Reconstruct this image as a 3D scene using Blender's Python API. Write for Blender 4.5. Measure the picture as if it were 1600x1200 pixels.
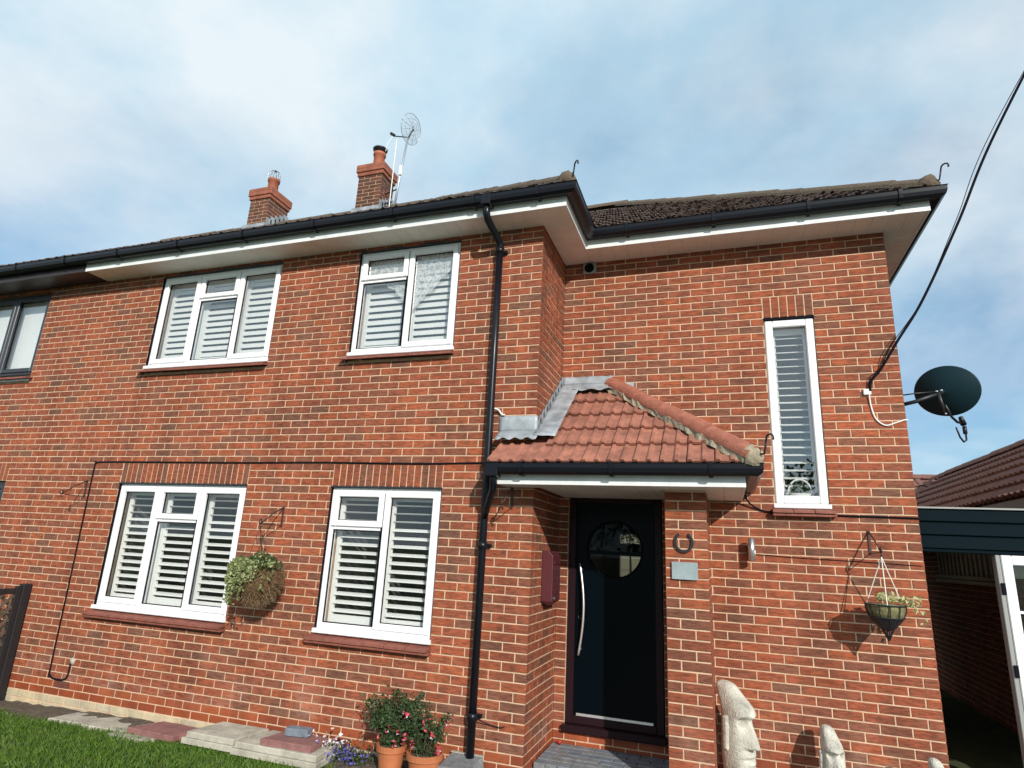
import bpy, math, random
from mathutils import Vector, Matrix
random.seed(11)
S = bpy.context.scene
for o in list(bpy.data.objects):
    bpy.data.objects.remove(o)
C = S.collection
R = math.radians

# ---------------------------------------------------------------- camera
CAM = Vector((1.5786, -5.1854, 1.8728)); YAW, PITCH, ROLL = R(19.443), R(15.273), R(2.905)
FPX = 949.646
cy, sy, cp, sp = math.cos(YAW), math.sin(YAW), math.cos(PITCH), math.sin(PITCH)
fwd = Vector((-sy*cp, cy*cp, sp)); rgt0 = Vector((cy, sy, 0)); up0 = rgt0.cross(fwd)
rgt = math.cos(ROLL)*rgt0 + math.sin(ROLL)*up0
upv = -math.sin(ROLL)*rgt0 + math.cos(ROLL)*up0
cam = bpy.data.cameras.new('camera'); camo = bpy.data.objects.new('camera', cam); C.objects.link(camo)
m = Matrix((rgt, upv, -fwd)).transposed().to_4x4(); m.translation = CAM
camo.matrix_world = m
cam.sensor_width = 36; cam.lens = FPX/1600*36; cam.clip_start = .05; cam.clip_end = 900
S.camera = camo

# ---------------------------------------------------------------- light, sky
SUND = Vector((-.71, 1, -.56)).normalized()          # direction the light travels
sun = bpy.data.lights.new('sun', 'SUN'); sun.energy = 4.6; sun.angle = R(.7); sun.color = (1, .93, .84)
suno = bpy.data.objects.new('sun', sun); C.objects.link(suno)
suno.rotation_euler = SUND.to_track_quat('-Z', 'Y').to_euler()
W = bpy.data.worlds.new('World'); S.world = W; W.use_nodes = True
nt = W.node_tree; nt.nodes.clear()
def N(t, ty, **kw):
    n = t.nodes.new(ty)
    for k, v in kw.items(): setattr(n, k, v)
    return n
L_ = lambda t, a, b: t.links.new(a, b)
sky = N(nt, 'ShaderNodeTexSky', sky_type='NISHITA', sun_disc=False)
sky.sun_elevation = math.asin(-SUND.z)
sky.sun_rotation = math.atan2(-SUND.x, -SUND.y)
sky.altitude = 50; sky.air_density = 1.0; sky.dust_density = 1.3; sky.ozone_density = 1.6
sc = N(nt, 'ShaderNodeMixRGB', blend_type='MULTIPLY'); sc.inputs[0].default_value = 1
sc.inputs[2].default_value = (.055, .115, .145, 1)
L_(nt, sky.outputs[0], sc.inputs[1])
tc = N(nt, 'ShaderNodeTexCoord')
sx = N(nt, 'ShaderNodeSeparateXYZ'); L_(nt, tc.outputs['Generated'], sx.inputs[0])
mz = N(nt, 'ShaderNodeMath', operation='MAXIMUM'); mz.inputs[1].default_value = 0; L_(nt, sx.outputs['Z'], mz.inputs[0])
az = N(nt, 'ShaderNodeMath', operation='ADD'); az.inputs[1].default_value = .32; L_(nt, mz.outputs[0], az.inputs[0])
cb = N(nt, 'ShaderNodeCombineXYZ')
for a_ in 'XY':                       # cloud layer seen as a flat deck overhead
    dv = N(nt, 'ShaderNodeMath', operation='DIVIDE'); L_(nt, sx.outputs[a_], dv.inputs[0]); L_(nt, az.outputs[0], dv.inputs[1]); L_(nt, dv.outputs[0], cb.inputs[a_])
mp = N(nt, 'ShaderNodeMapping'); mp.inputs['Location'].default_value = (1.914, -.3456, .3)
L_(nt, cb.outputs[0], mp.inputs[0])
n1 = N(nt, 'ShaderNodeTexNoise'); n1.inputs['Scale'].default_value = 1.15; n1.inputs['Detail'].default_value = 10; n1.inputs['Roughness'].default_value = .52; n1.inputs['Distortion'].default_value = .25
L_(nt, mp.outputs[0], n1.inputs['Vector'])
r1 = N(nt, 'ShaderNodeValToRGB'); cr = r1.color_ramp; cr.elements.new(.5)
for e_, (p_, v_) in zip(cr.elements, ((.35, .38), (.46, .74), (.59, .98))): e_.position = p_; e_.color = (v_, v_, v_, 1)
L_(nt, n1.outputs[0], r1.inputs[0])
n2 = N(nt, 'ShaderNodeTexNoise'); n2.inputs['Scale'].default_value = 2.6; n2.inputs['Detail'].default_value = 9; n2.inputs['Roughness'].default_value = .58
L_(nt, mp.outputs[0], n2.inputs['Vector'])
r2 = N(nt, 'ShaderNodeValToRGB'); r2.color_ramp.elements[0].color = (.53, .75, .90, 1); r2.color_ramp.elements[1].color = (.84, .93, .98, 1)
r2.color_ramp.elements[0].position = .36; r2.color_ramp.elements[1].position = .64
L_(nt, n2.outputs[0], r2.inputs[0])
mx = N(nt, 'ShaderNodeMixRGB')
L_(nt, r1.outputs[0], mx.inputs[0]); L_(nt, sc.outputs[0], mx.inputs[1]); L_(nt, r2.outputs[0], mx.inputs[2])
bg = N(nt, 'ShaderNodeBackground'); bg.inputs[1].default_value = 1.0
wo = N(nt, 'ShaderNodeOutputWorld')
L_(nt, mx.outputs[0], bg.inputs[0]); L_(nt, bg.outputs[0], wo.inputs[0])
vs = S.view_settings; vs.view_transform = 'Standard'; vs.look = 'None'; vs.gamma = 1; vs.exposure = 0.0
S.render.resolution_x, S.render.resolution_y = 1024, 768

# ---------------------------------------------------------------- materials
MATS = {}
def mat(name, col, rough=.6, metal=0, var=0, vscale=6, bump=0, bscale=40, col2=None, stretch=(1, 1, 1), spec=.5, coat=0):
    m = bpy.data.materials.new(name); m.use_nodes = True; t = m.node_tree
    b = t.nodes['Principled BSDF']
    b.inputs['Base Color'].default_value = (*col, 1); b.inputs['Roughness'].default_value = rough
    b.inputs['Metallic'].default_value = metal; b.inputs['Specular IOR Level'].default_value = spec
    b.inputs['Coat Weight'].default_value = coat
    g = N(t, 'ShaderNodeNewGeometry'); mpn = N(t, 'ShaderNodeMapping'); mpn.inputs['Scale'].default_value = stretch
    L_(t, g.outputs['Position'], mpn.inputs[0])
    if var or col2:
        n = N(t, 'ShaderNodeTexNoise'); n.inputs['Scale'].default_value = vscale; n.inputs['Detail'].default_value = 6
        n.inputs['Roughness'].default_value = .65
        L_(t, mpn.outputs[0], n.inputs['Vector'])
        r = N(t, 'ShaderNodeValToRGB'); r.color_ramp.elements[0].position = .3; r.color_ramp.elements[1].position = .7
        c2 = col2 or tuple(c*(1-var) for c in col)
        r.color_ramp.elements[0].color = (*c2, 1); r.color_ramp.elements[1].color = (*(tuple(min(1, c*(1+var*.5)) for c in col)), 1)
        L_(t, n.outputs[0], r.inputs[0]); L_(t, r.outputs[0], b.inputs['Base Color'])
    if bump:
        n = N(t, 'ShaderNodeTexNoise'); n.inputs['Scale'].default_value = bscale; n.inputs['Detail'].default_value = 5
        L_(t, mpn.outputs[0], n.inputs['Vector'])
        bp_ = N(t, 'ShaderNodeBump'); bp_.inputs['Strength'].default_value = bump; bp_.inputs['Distance'].default_value = .01
        L_(t, n.outputs[0], bp_.inputs['Height']); L_(t, bp_.outputs[0], b.inputs['Normal'])
    MATS[name] = m
    return m
def ramp(t, src, stops, interp='LINEAR'):
    r = N(t, 'ShaderNodeValToRGB'); r.color_ramp.interpolation = interp
    while len(r.color_ramp.elements) < len(stops): r.color_ramp.elements.new(.5)
    for e, (p, c) in zip(r.color_ramp.elements, stops):
        e.position = p; e.color = (*c, 1)
    L_(t, src, r.inputs[0]); return r
def brick_mat(name, island, stops, smooth=False, dark=1.0):
    m = bpy.data.materials.new(name); m.use_nodes = True; t = m.node_tree; b = t.nodes['Principled BSDF']
    b.inputs['Roughness'].default_value = .55 if smooth else .85; b.inputs['Specular IOR Level'].default_value = .25
    g = N(t, 'ShaderNodeNewGeometry')
    rnd = g.outputs['Random Per Island'] if island else N(t, 'ShaderNodeObjectInfo').outputs['Random']
    r = ramp(t, rnd, stops, 'LINEAR')
    # patches of burnt brown inside each brick
    mpn = N(t, 'ShaderNodeMapping'); mpn.inputs['Scale'].default_value = (11, 11, 22); L_(t, g.outputs['Position'], mpn.inputs[0])
    n = N(t, 'ShaderNodeTexNoise'); n.inputs['Scale'].default_value = 1; n.inputs['Detail'].default_value = 5; n.inputs['Roughness'].default_value = .7
    L_(t, mpn.outputs[0], n.inputs['Vector'])
    r2 = ramp(t, n.outputs[0], [(.42, (0, 0, 0)), (.66, (1, 1, 1))])
    mxn = N(t, 'ShaderNodeMixRGB'); L_(t, r.outputs[0], mxn.inputs[1]); mxn.inputs[2].default_value = (.165, .078, .047, 1)
    mul = N(t, 'ShaderNodeMath', operation='MULTIPLY'); mul.inputs[1].default_value = .12 if smooth else .62
    L_(t, r2.outputs[0], mul.inputs[0]); L_(t, mul.outputs[0], mxn.inputs[0])
    # wavy drag lines
    mp2 = N(t, 'ShaderNodeMapping'); mp2.inputs['Scale'].default_value = (13, 13, 70); L_(t, g.outputs['Position'], mp2.inputs[0])
    n2 = N(t, 'ShaderNodeTexNoise'); n2.inputs['Scale'].default_value = 1; n2.inputs['Detail'].default_value = 3; n2.inputs['Distortion'].default_value = .8
    L_(t, mp2.outputs[0], n2.inputs['Vector'])
    r3 = ramp(t, n2.outputs[0], [(.36, (.60, .60, .62)), (.58, (1.1, 1.08, 1.06))])
    mm = N(t, 'ShaderNodeMixRGB', blend_type='MULTIPLY'); mm.inputs[0].default_value = .25 if smooth else .85
    L_(t, mxn.outputs[0], mm.inputs[1]); L_(t, r3.outputs[0], mm.inputs[2])
    # large soft weathering across the whole wall
    n4 = N(t, 'ShaderNodeTexNoise'); n4.inputs['Scale'].default_value = 1.3; n4.inputs['Detail'].default_value = 4
    L_(t, g.outputs['Position'], n4.inputs['Vector'])
    r4 = ramp(t, n4.outputs[0], [(.3, (.80, .82, .85)), (.7, (1.08, 1.03, 1.0))])
    m4 = N(t, 'ShaderNodeMixRGB', blend_type='MULTIPLY'); m4.inputs[0].default_value = 1
    L_(t, mm.outputs[0], m4.inputs[1]); L_(t, r4.outputs[0], m4.inputs[2])
    sep = N(t, 'ShaderNodeSeparateXYZ'); L_(t, g.outputs['Position'], sep.inputs[0])
    zr = ramp(t, sep.outputs['Z'], [(.22, (0, 0, 0)), (.36, (1, 1, 1)), (.55, (.5, .5, .5)), (.95, (.06, .06, .06))])
    n5 = N(t, 'ShaderNodeTexNoise'); n5.inputs['Scale'].default_value = 2.6; n5.inputs['Detail'].default_value = 7; n5.inputs['Roughness'].default_value = .7
    L_(t, g.outputs['Position'], n5.inputs['Vector'])
    r5 = ramp(t, n5.outputs[0], [(.48, (0, 0, 0)), (.72, (.38, .38, .38))])
    ef = N(t, 'ShaderNodeMath', operation='MULTIPLY'); L_(t, zr.outputs[0], ef.inputs[0]); L_(t, r5.outputs[0], ef.inputs[1])
    m5 = N(t, 'ShaderNodeMixRGB'); L_(t, ef.outputs[0], m5.inputs[0]); L_(t, m4.outputs[0], m5.inputs[1]); m5.inputs[2].default_value = (.42, .33, .28, 1)
    # rain streaks: vertical dark runs with soft broken edges
    mp6 = N(t, 'ShaderNodeMapping'); mp6.inputs['Scale'].default_value = (4.5, 4.5, .45); L_(t, g.outputs['Position'], mp6.inputs[0])
    n6 = N(t, 'ShaderNodeTexNoise'); n6.inputs['Scale'].default_value = 1; n6.inputs['Detail'].default_value = 6; L_(t, mp6.outputs[0], n6.inputs['Vector'])
    r6 = ramp(t, n6.outputs[0], [(.34, (.74, .75, .76)), (.55, (1, 1, 1))])
    m6 = N(t, 'ShaderNodeMixRGB', blend_type='MULTIPLY'); m6.inputs[0].default_value = 1
    L_(t, m5.outputs[0], m6.inputs[1]); L_(t, r6.outputs[0], m6.inputs[2])
    L_(t, m6.outputs[0], b.inputs['Base Color'])
    bu = N(t, 'ShaderNodeBump'); bu.inputs['Strength'].default_value = .15 if smooth else .8; bu.inputs['Distance'].default_value = .006
    L_(t, n2.outputs[0], bu.inputs['Height']); L_(t, bu.outputs[0], b.inputs['Normal'])
    MATS[name] = m; return m
RUSTIC = [(0, (.41, .113, .048)), (.25, (.375, .098, .045)), (.5, (.335, .091, .046)), (.75, (.295, .092, .051)), (.92, (.240, .092, .056)), (1, (.20, .092, .060))]
SMOOTH = [(0, (.36, .095, .036)), (.5, (.31, .074, .030)), (1, (.24, .058, .028))]
CREAM = [(0, (.62, .53, .34)), (.5, (.56, .48, .33)), (1, (.50, .44, .32))]
DARKB = [(0, (.20, .07, .045)), (.5, (.14, .06, .045)), (1, (.09, .05, .04))]
CAPB = [(0, (.40, .14, .08)), (1, (.30, .105, .065))]
for nm, st, smo in (('rustic', RUSTIC, 0), ('smooth', SMOOTH, 1), ('cream', CREAM, 1), ('chimneyb', DARKB, 0), ('capb', CAPB, 1)):
    brick_mat(nm+'_i', True, st, smo); brick_mat(nm+'_o', False, st, smo)
mat('mortar', (.62, .43, .29), .95, var=.28, vscale=9, bump=.4, bscale=120)
mat('upvc', (.80, .80, .82), .28, spec=.5)
mat('shutter', (.80, .80, .78), .45)
mat('fascia', (.76, .78, .78), .4, var=.16, vscale=5, stretch=(1, 1, .3))
mat('soffitm', (.74, .71, .65), .5, var=.12, vscale=3)
mat('blackpvc', (.006, .007, .011), .3, spec=.3)
mat('brownpvc', (.03, .022, .022), .4)
mat('gasket', (.010, .010, .014), .8, spec=.03)
mat('room', (.10, .10, .10), .9)
mat('darkframe', (.022, .026, .034), .35)
mat('silltile', (.25, .08, .055), .65, var=.35, vscale=10, bump=.25, bscale=60)
mat('lead', (.33, .36, .39), .5, metal=.1, var=.5, vscale=6, bump=.35, bscale=10)
mat('porchtile', (.34, .135, .09), .85, var=.45, vscale=7, bump=.3, bscale=90)
mat('hiptile', (.36, .125, .08), .85, var=.35, vscale=16, bump=.5, bscale=70)
mat('cement', (.36, .31, .22), .95, var=.5, vscale=20, bump=.9, bscale=50)
mat('rooftile', (.055, .032, .030), .8, col2=(.10, .07, .055), vscale=9, bump=.5, bscale=60)
mat('mossridge', (.105, .062, .045), .95, col2=(.12, .105, .07), vscale=14, bump=1, bscale=45)
mat('brownroof', (.20, .095, .075), .85, var=.4, vscale=8, bump=.4, bscale=40)
mat('door', (.001, .0035, .006), .25, spec=.10)
mat('doorframe', (.018, .007, .010), .4, spec=.2)
mat('chrome', (.88, .89, .9), .38, metal=.85)
mat('maroon', (.085, .018, .024), .42, bump=.1, bscale=60)
mat('iron', (.012, .012, .016), .45)
mat('rust', (.05, .022, .018), .6)
mat('steel', (.62, .64, .66), .32, metal=.9)
mat('galv', (.45, .50, .55), .4, metal=.7)
mat('plaque', (.30, .36, .38), .3, var=.2, vscale=12)
mat('whitecable', (.75, .74, .70), .5)
mat('dish', (.006, .026, .034), .5, spec=.2)
mat('stone', (.56, .55, .48), .9, var=.48, vscale=7, bump=1.0, bscale=70)
mat('slab', (.44, .41, .34), .95, var=.4, vscale=6, bump=.4, bscale=40)
mat('redslab', (.26, .12, .11), .9, var=.3, vscale=9, bump=.4, bscale=40)
mat('greyblock', (.21, .22, .235), .9, var=.4, vscale=14, bump=.5, bscale=60)
mat('terracotta', (.46, .15, .06), .7, var=.2, vscale=8)
mat('soil', (.10, .078, .055), 1, var=.6, vscale=25, bump=1, bscale=30)
mat('ground', (.055, .075, .022), 1, var=.5, vscale=4, bump=.6, bscale=30)
mat('paving', (.20, .19, .17), .9, var=.3, vscale=3, bump=.4, bscale=30)
mat('timber', (.016, .012, .014), .8, var=.5, vscale=20, stretch=(4, 4, 1))
mat('lattice', (.12, .085, .055), .85, var=.5, vscale=20)
mat('boardblack', (.003, .009, .013), .6, spec=.03)
mat('greyplastic', (.28, .29, .28), .5)
mat('concrete', (.15, .16, .16), .85, var=.3, vscale=4)
mat('coir', (.13, .075, .035), 1, var=.5, vscale=30, bump=1, bscale=60)
mat('moss', (.20, .19, .09), 1, var=.5, vscale=24, bump=1, bscale=50)
mat('lace', (.85, .85, .84), .8)
def netmat():
    m = bpy.data.materials.new('net'); m.use_nodes = True; t = m.node_tree; b = t.nodes['Principled BSDF']; b.inputs['Base Color'].default_value = (.82, .84, .84, 1)
    g = N(t, 'ShaderNodeNewGeometry'); n = N(t, 'ShaderNodeTexNoise'); n.inputs['Scale'].default_value = 38; L_(t, g.outputs['Position'], n.inputs['Vector'])
    r = ramp(t, n.outputs[0], [(.4, (.35, .35, .35)), (.6, (.8, .8, .8))]); tr = N(t, 'ShaderNodeBsdfTransparent'); ms = N(t, 'ShaderNodeMixShader')
    L_(t, r.outputs[0], ms.inputs[0]); L_(t, tr.outputs[0], ms.inputs[1]); L_(t, b.outputs[0], ms.inputs[2]); L_(t, ms.outputs[0], t.nodes['Material Output'].inputs[0]); MATS['net'] = m
netmat()
mat('creamboard', (.72, .62, .40), .7)
mat('redball', (.35, .03, .02), .25)
mat('bluegrey', (.17, .20, .24), .8, var=.4, vscale=12)
mat('barkm', (.08, .055, .035), .9, var=.4, vscale=12)
def leafmat(name, a, b_, trans=.25):
    m = bpy.data.materials.new(name); m.use_nodes = True; t = m.node_tree; b = t.nodes['Principled BSDF']
    g = N(t, 'ShaderNodeNewGeometry'); r = ramp(t, g.outputs['Random Per Island'], [(0, a), (1, b_)])
    L_(t, r.outputs[0], b.inputs['Base Color']); b.inputs['Roughness'].default_value = .55
    tr = N(t, 'ShaderNodeBsdfTranslucent'); L_(t, r.outputs[0], tr.inputs[0])
    ms = N(t, 'ShaderNodeMixShader'); ms.inputs[0].default_value = trans
    L_(t, b.outputs[0], ms.inputs[1]); L_(t, tr.outputs[0], ms.inputs[2]); L_(t, ms.outputs[0], t.nodes['Material Output'].inputs[0])
    MATS[name] = m
leafmat('grassm', (.03, .105, .010), (.17, .27, .035), .35)
leafmat('ivy', (.10, .15, .035), (.42, .45, .22))
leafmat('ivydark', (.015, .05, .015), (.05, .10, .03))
leafmat('shrub', (.018, .045, .014), (.06, .10, .03))
leafmat('paleleaf', (.38, .42, .16), (.55, .55, .32))
leafmat('pink', (.55, .03, .06), (.75, .10, .16))
leafmat('whitepetal', (.8, .8, .82), (.75, .72, .80))
leafmat('bluepetal', (.10, .10, .45), (.22, .18, .60))
leafmat('fibre', (.09, .05, .02), (.24, .15, .07), .05)
leafmat('tree', (.02, .045, .012), (.06, .10, .025))
def glassmat(name, tint=(.975, .985, .985), ior=1.52, boost=2.0, rough=0.0):
    m = bpy.data.materials.new(name); m.use_nodes = True; t = m.node_tree; t.nodes.clear()
    g = N(t, 'ShaderNodeNewGeometry'); dt = N(t, 'ShaderNodeVectorMath', operation='DOT_PRODUCT')
    L_(t, g.outputs['Normal'], dt.inputs[0]); L_(t, g.outputs['Incoming'], dt.inputs[1])
    ab = N(t, 'ShaderNodeMath', operation='ABSOLUTE'); L_(t, dt.outputs['Value'], ab.inputs[0])
    om = N(t, 'ShaderNodeMath', operation='SUBTRACT', use_clamp=True); om.inputs[0].default_value = 1; L_(t, ab.outputs[0], om.inputs[1])
    pw = N(t, 'ShaderNodeMath', operation='POWER'); pw.inputs[1].default_value = 5; L_(t, om.outputs[0], pw.inputs[0])
    mu = N(t, 'ShaderNodeMath', operation='MULTIPLY_ADD', use_clamp=True); mu.inputs[1].default_value = .9; mu.inputs[2].default_value = .042*boost
    L_(t, pw.outputs[0], mu.inputs[0])
    tr = N(t, 'ShaderNodeBsdfTransparent'); tr.inputs[0].default_value = (*tint, 1)
    gl = N(t, 'ShaderNodeBsdfGlossy'); gl.inputs['Roughness'].default_value = rough
    mi = N(t, 'ShaderNodeMixShader'); ou = N(t, 'ShaderNodeOutputMaterial')
    L_(t, mu.outputs[0], mi.inputs[0]); L_(t, tr.outputs[0], mi.inputs[1]); L_(t, gl.outputs[0], mi.inputs[2]); L_(t, mi.outputs[0], ou.inputs[0])
    MATS[name] = m
glassmat('glass', boost=1.4)          # two panes, four surfaces
glassmat('glassup', boost=3.2)        # coated units upstairs mirror more sky
glassmat('doorglass', (.9, .92, .92), boost=.35)
def meshmat():
    m = bpy.data.materials.new('dishmesh'); m.use_nodes = True; t = m.node_tree; b = t.nodes['Principled BSDF']
    b.inputs['Base Color'].default_value = (.45, .5, .55, 1); b.inputs['Metallic'].default_value = .5; b.inputs['Roughness'].default_value = .5
    tr = N(t, 'ShaderNodeBsdfTransparent'); ms = N(t, 'ShaderNodeMixShader'); ms.inputs[0].default_value = .8
    L_(t, b.outputs[0], ms.inputs[1]); L_(t, tr.outputs[0], ms.inputs[2]); L_(t, ms.outputs[0], t.nodes['Material Output'].inputs[0])
    MATS['dishmesh'] = m
meshmat()
M = MATS

# ---------------------------------------------------------------- mesh builder
class MB:
    def __init__(s): s.v = []; s.f = []
    def add(s, vs, fs):
        o = len(s.v); s.v += [tuple(v) for v in vs]; s.f += [tuple(i+o for i in f) for f in fs]; return s
    def box(s, x0, x1, y0, y1, z0, z1, c=0):
        if c <= 0:
            vs = [(x, y, z) for z in (z0, z1) for y in (y0, y1) for x in (x0, x1)]
            return s.add(vs, [(0, 2, 3, 1), (4, 5, 7, 6), (0, 1, 5, 4), (2, 6, 7, 3), (0, 4, 6, 2), (1, 3, 7, 5)])
        vs = []; idx = {}
        X, Y, Z = (x0, x1), (y0, y1), (z0, z1)
        for i in (0, 1):
            for j in (0, 1):
                for k in (0, 1):
                    sx, sy_, sz = (1, -1)[i], (1, -1)[j], (1, -1)[k]
                    for a in range(3):
                        p = [X[i]+sx*c, Y[j]+sy_*c, Z[k]+sz*c]; p[a] = (X[i], Y[j], Z[k])[a]
                        idx[(i, j, k, a)] = len(vs); vs.append(tuple(p))
        fs = []
        for a in range(3):
            b, d = (a+1) % 3, (a+2) % 3
            for e in (0, 1):
                q = []
                for (u, w) in ((0, 0), (1, 0), (1, 1), (0, 1)):
                    k = [0, 0, 0]; k[a] = e; k[b] = u; k[d] = w; q.append(idx[(*k, a)])
                fs.append(q if e else q[::-1])
        for a in range(3):      # edges along axis a
            b, d = (a+1) % 3, (a+2) % 3
            for u in (0, 1):
                for w in (0, 1):
                    k0 = [0, 0, 0]; k0[b] = u; k0[d] = w; k1 = list(k0); k1[a] = 1
                    q = [idx[(*k0, b)], idx[(*k1, b)], idx[(*k1, d)], idx[(*k0, d)]]
                    fs.append(q if (u == w) == False else q[::-1])
        for i in (0, 1):
            for j in (0, 1):
                for k in (0, 1):
                    q = [idx[(i, j, k, 0)], idx[(i, j, k, 1)], idx[(i, j, k, 2)]]
                    fs.append(q if (i+j+k) % 2 else q[::-1])
        return s.add(vs, fs)
    def tube(s, pts, r, n=8, r2=None, cap=True):
        pts = [Vector(p) for p in pts]; rings = []; o = len(s.v); prev = None
        for i, p in enumerate(pts):
            d = (pts[min(i+1, len(pts)-1)]-pts[max(i-1, 0)])
            d = d.normalized() if d.length > 1e-9 else Vector((0, 0, 1))
            if prev is None: a = d.orthogonal().normalized()
            else:
                a = prev - d*prev.dot(d); a = a.normalized() if a.length > 1e-6 else d.orthogonal().normalized()
            prev = a; b = d.cross(a)
            rr = r if r2 is None else r+(r2-r)*i/(len(pts)-1)
            for k in range(n):
                t = 2*math.pi*k/n; s.v.append(tuple(p+a*rr*math.cos(t)+b*rr*math.sin(t)))
        for i in range(len(pts)-1):
            for k in range(n):
                s.f.append((o+i*n+k, o+i*n+(k+1) % n, o+(i+1)*n+(k+1) % n, o+(i+1)*n+k))
        if cap:
            s.f.append(tuple(o+k for k in range(n))[::-1]); s.f.append(tuple(o+(len(pts)-1)*n+k for k in range(n)))
        return s
    def lathe(s, prof, cx=0, cy_=0, cz=0, n=24, xf=None):
        o = len(s.v)
        for (r, z) in prof:
            for k in range(n):
                t = 2*math.pi*k/n; p = Vector((r*math.cos(t), r*math.sin(t), z))
                if xf is not None: p = xf @ p
                s.v.append((p.x+cx, p.y+cy_, p.z+cz))
        for i in range(len(prof)-1):
            for k in range(n):
                s.f.append((o+i*n+k, o+i*n+(k+1) % n, o+(i+1)*n+(k+1) % n, o+(i+1)*n+k))
        return s
    def leaves(s, pts, size, up=.3, asp=.6):
        for p in pts:
            p = Vector(p); a = Vector((random.gauss(0, 1), random.gauss(0, 1), random.gauss(0, 1))).normalized()
            nrm = Vector((random.gauss(0, 1), random.gauss(0, 1)-.4, random.gauss(0, 1)+up)).normalized()
            a = (a-nrm*a.dot(nrm)).normalized(); b = nrm.cross(a); L = size*random.uniform(.6, 1.3); w = L*asp*.5
            q = [p-a*L*.5, p+b*w-a*.1*L+nrm*L*.08, p+a*L*.5-nrm*L*.06, p-b*w-a*.1*L+nrm*L*.08]
            s.add(q, [(0, 1, 2), (0, 2, 3)])
        return s
    def build(s, name, material, parent=None, smooth=False, kind=None, label=None, bevel=0):
        me = bpy.data.meshes.new(name); me.from_pydata(s.v, [], s.f); me.update()
        return mk(name, me, material, parent, smooth, kind, label, bevel)
def mk(name, me, material, parent=None, smooth=False, kind=None, label=None, bevel=0):
    if material is not None and not me.materials: me.materials.append(M[material] if isinstance(material, str) else material)
    if smooth:
        for p in me.polygons: p.use_smooth = True
    o = bpy.data.objects.new(name, me); C.objects.link(o)
    if parent is not None: setpar(o, parent)
    if kind: o['kind'] = kind
    if label: o['label'] = label
    if bevel:
        b = o.modifiers.new('bevel', 'BEVEL'); b.width = bevel; b.segments = 2; b.limit_method = 'ANGLE'
    return o
def setpar(o, p):
    o.parent = p
    if p.type == 'EMPTY': o.matrix_parent_inverse = Matrix.Translation(-Vector(p.location))
def thing(name, label, cat, loc=(0, 0, 0), group=None):
    e = bpy.data.objects.new(name, None); C.objects.link(e); e.location = loc; e.empty_display_size = .1
    e['label'] = label; e['category'] = cat
    if group: e['group'] = group
    return e
def tag(o, label, cat, group=None):
    o['label'] = label; o['category'] = cat
    if group: o['group'] = group
    return o

# ---------------------------------------------------------------- the setting
def gz(x): return max(0.0, min(.10, .10*(x+6)/4.2))       # ground rises gently to the right
g = MB(); xs = [-500, -30, -12, -6, -5, -4, -3, -2, -1.8, 3, 12, 40, 500]
ys = [-500, -30, -10, -4, -1, 0, 1, 6, 20, 60, 500]
g.add([(x, y, gz(x)-.02) for y in ys for x in xs], [(j*len(xs)+i, j*len(xs)+i+1, (j+1)*len(xs)+i+1, (j+1)*len(xs)+i) for j in range(len(ys)-1) for i in range(len(xs)-1)])
g.build('ground', 'ground', kind='structure')
g = MB().box(-.2, 8, -9, .89, -.05, .092); g.build('front_path', 'paving', kind='structure')
# soil strip along the wall
g = MB(); nx = 70
for i in range(nx+1):
    x = -6.4+i*(5.9/nx)
    for j, y in enumerate((-.34, -.27, -.18, -.08, .03)):
        g.v.append((x, y+random.uniform(-.02, .02), gz(x)-.015+(.0, .02, .035, .04, .04)[j]+random.uniform(-.012, .014)))
for i in range(nx):
    for j in range(4): g.f.append((i*5+j, (i+1)*5+j, (i+1)*5+j+1, i*5+j+1))
g.build('soil_border', 'soil', kind='structure')
# grass blades
g = MB()
def blade(x, y, h, w):
    a = random.uniform(0, 6.28); lx, ly = random.gauss(0, .35)*h, random.gauss(0, .35)*h
    dx, dy = math.cos(a)*w, math.sin(a)*w; z = gz(x)-.02
    g.add([(x-dx, y-dy, z), (x+dx, y+dy, z), (x+lx*.4+dx*.7, y+ly*.4+dy*.7, z+h*.6), (x+lx, y+ly, z+h)], [(0, 1, 2), (0, 2, 3)])
for i in range(52000):
    x = random.uniform(-7.2, -1.1); y = -.28-abs(random.random()**1.25)*1.9
    if y > -.36 and random.random() < .5: continue
    if x > -1.5 and y > -.5: continue
    cl = .5+.5*math.sin(x*5.1+math.sin(y*7)*1.5)*math.sin(y*6.3+x*1.7)
    blade(x, y, random.uniform(.025, .05)+.022*cl, random.uniform(.0016, .003))
for i in range(16000):
    blade(random.uniform(-9, -.3), random.uniform(-6, -2.1), random.uniform(.03, .07), random.uniform(.004, .008))
g.build('lawn_grass', 'grassm', kind='stuff')
tag(bpy.data.objects['lawn_grass'], 'short green lawn grass in front of the brick wall', 'grass')

# ---------------------------------------------------------------- bricks
MAINW0 = -5.92
OPEN_MAIN = [(-4.936, -3.136, .99, 2.40), (-2.09, -.89, .99, 2.40), (-4.936, -3.136, 3.70, 4.96), (-2.09, -.89, 3.70, 4.96)]
OPEN_WING = [(2.025, 2.475, 2.325, 4.20), (.105, 1.02, .30, 2.46)]
OPEN_NB = [(-8.8, -6.93, 3.70, 4.96), (-8.8, -6.86, .99, 2.40)]
BR = []      # dict per brick: frame origin, udir, ndir(into wall), u0,u1,z0,z1,depth,style,wall
def sub(iv, cuts):
    out = [iv]
    for a, b in cuts:
        nx_ = []
        for p, q in out:
            if b <= p or a >= q: nx_.append((p, q))
            else:
                if a-p > .012: nx_.append((p, a-.001))
                if q-b > .012: nx_.append((b+.001, q))
        out = nx_
    return out
def style_for(k): return 'cream' if k <= 1 else ('smooth' if k <= 3 else 'rustic')
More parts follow.
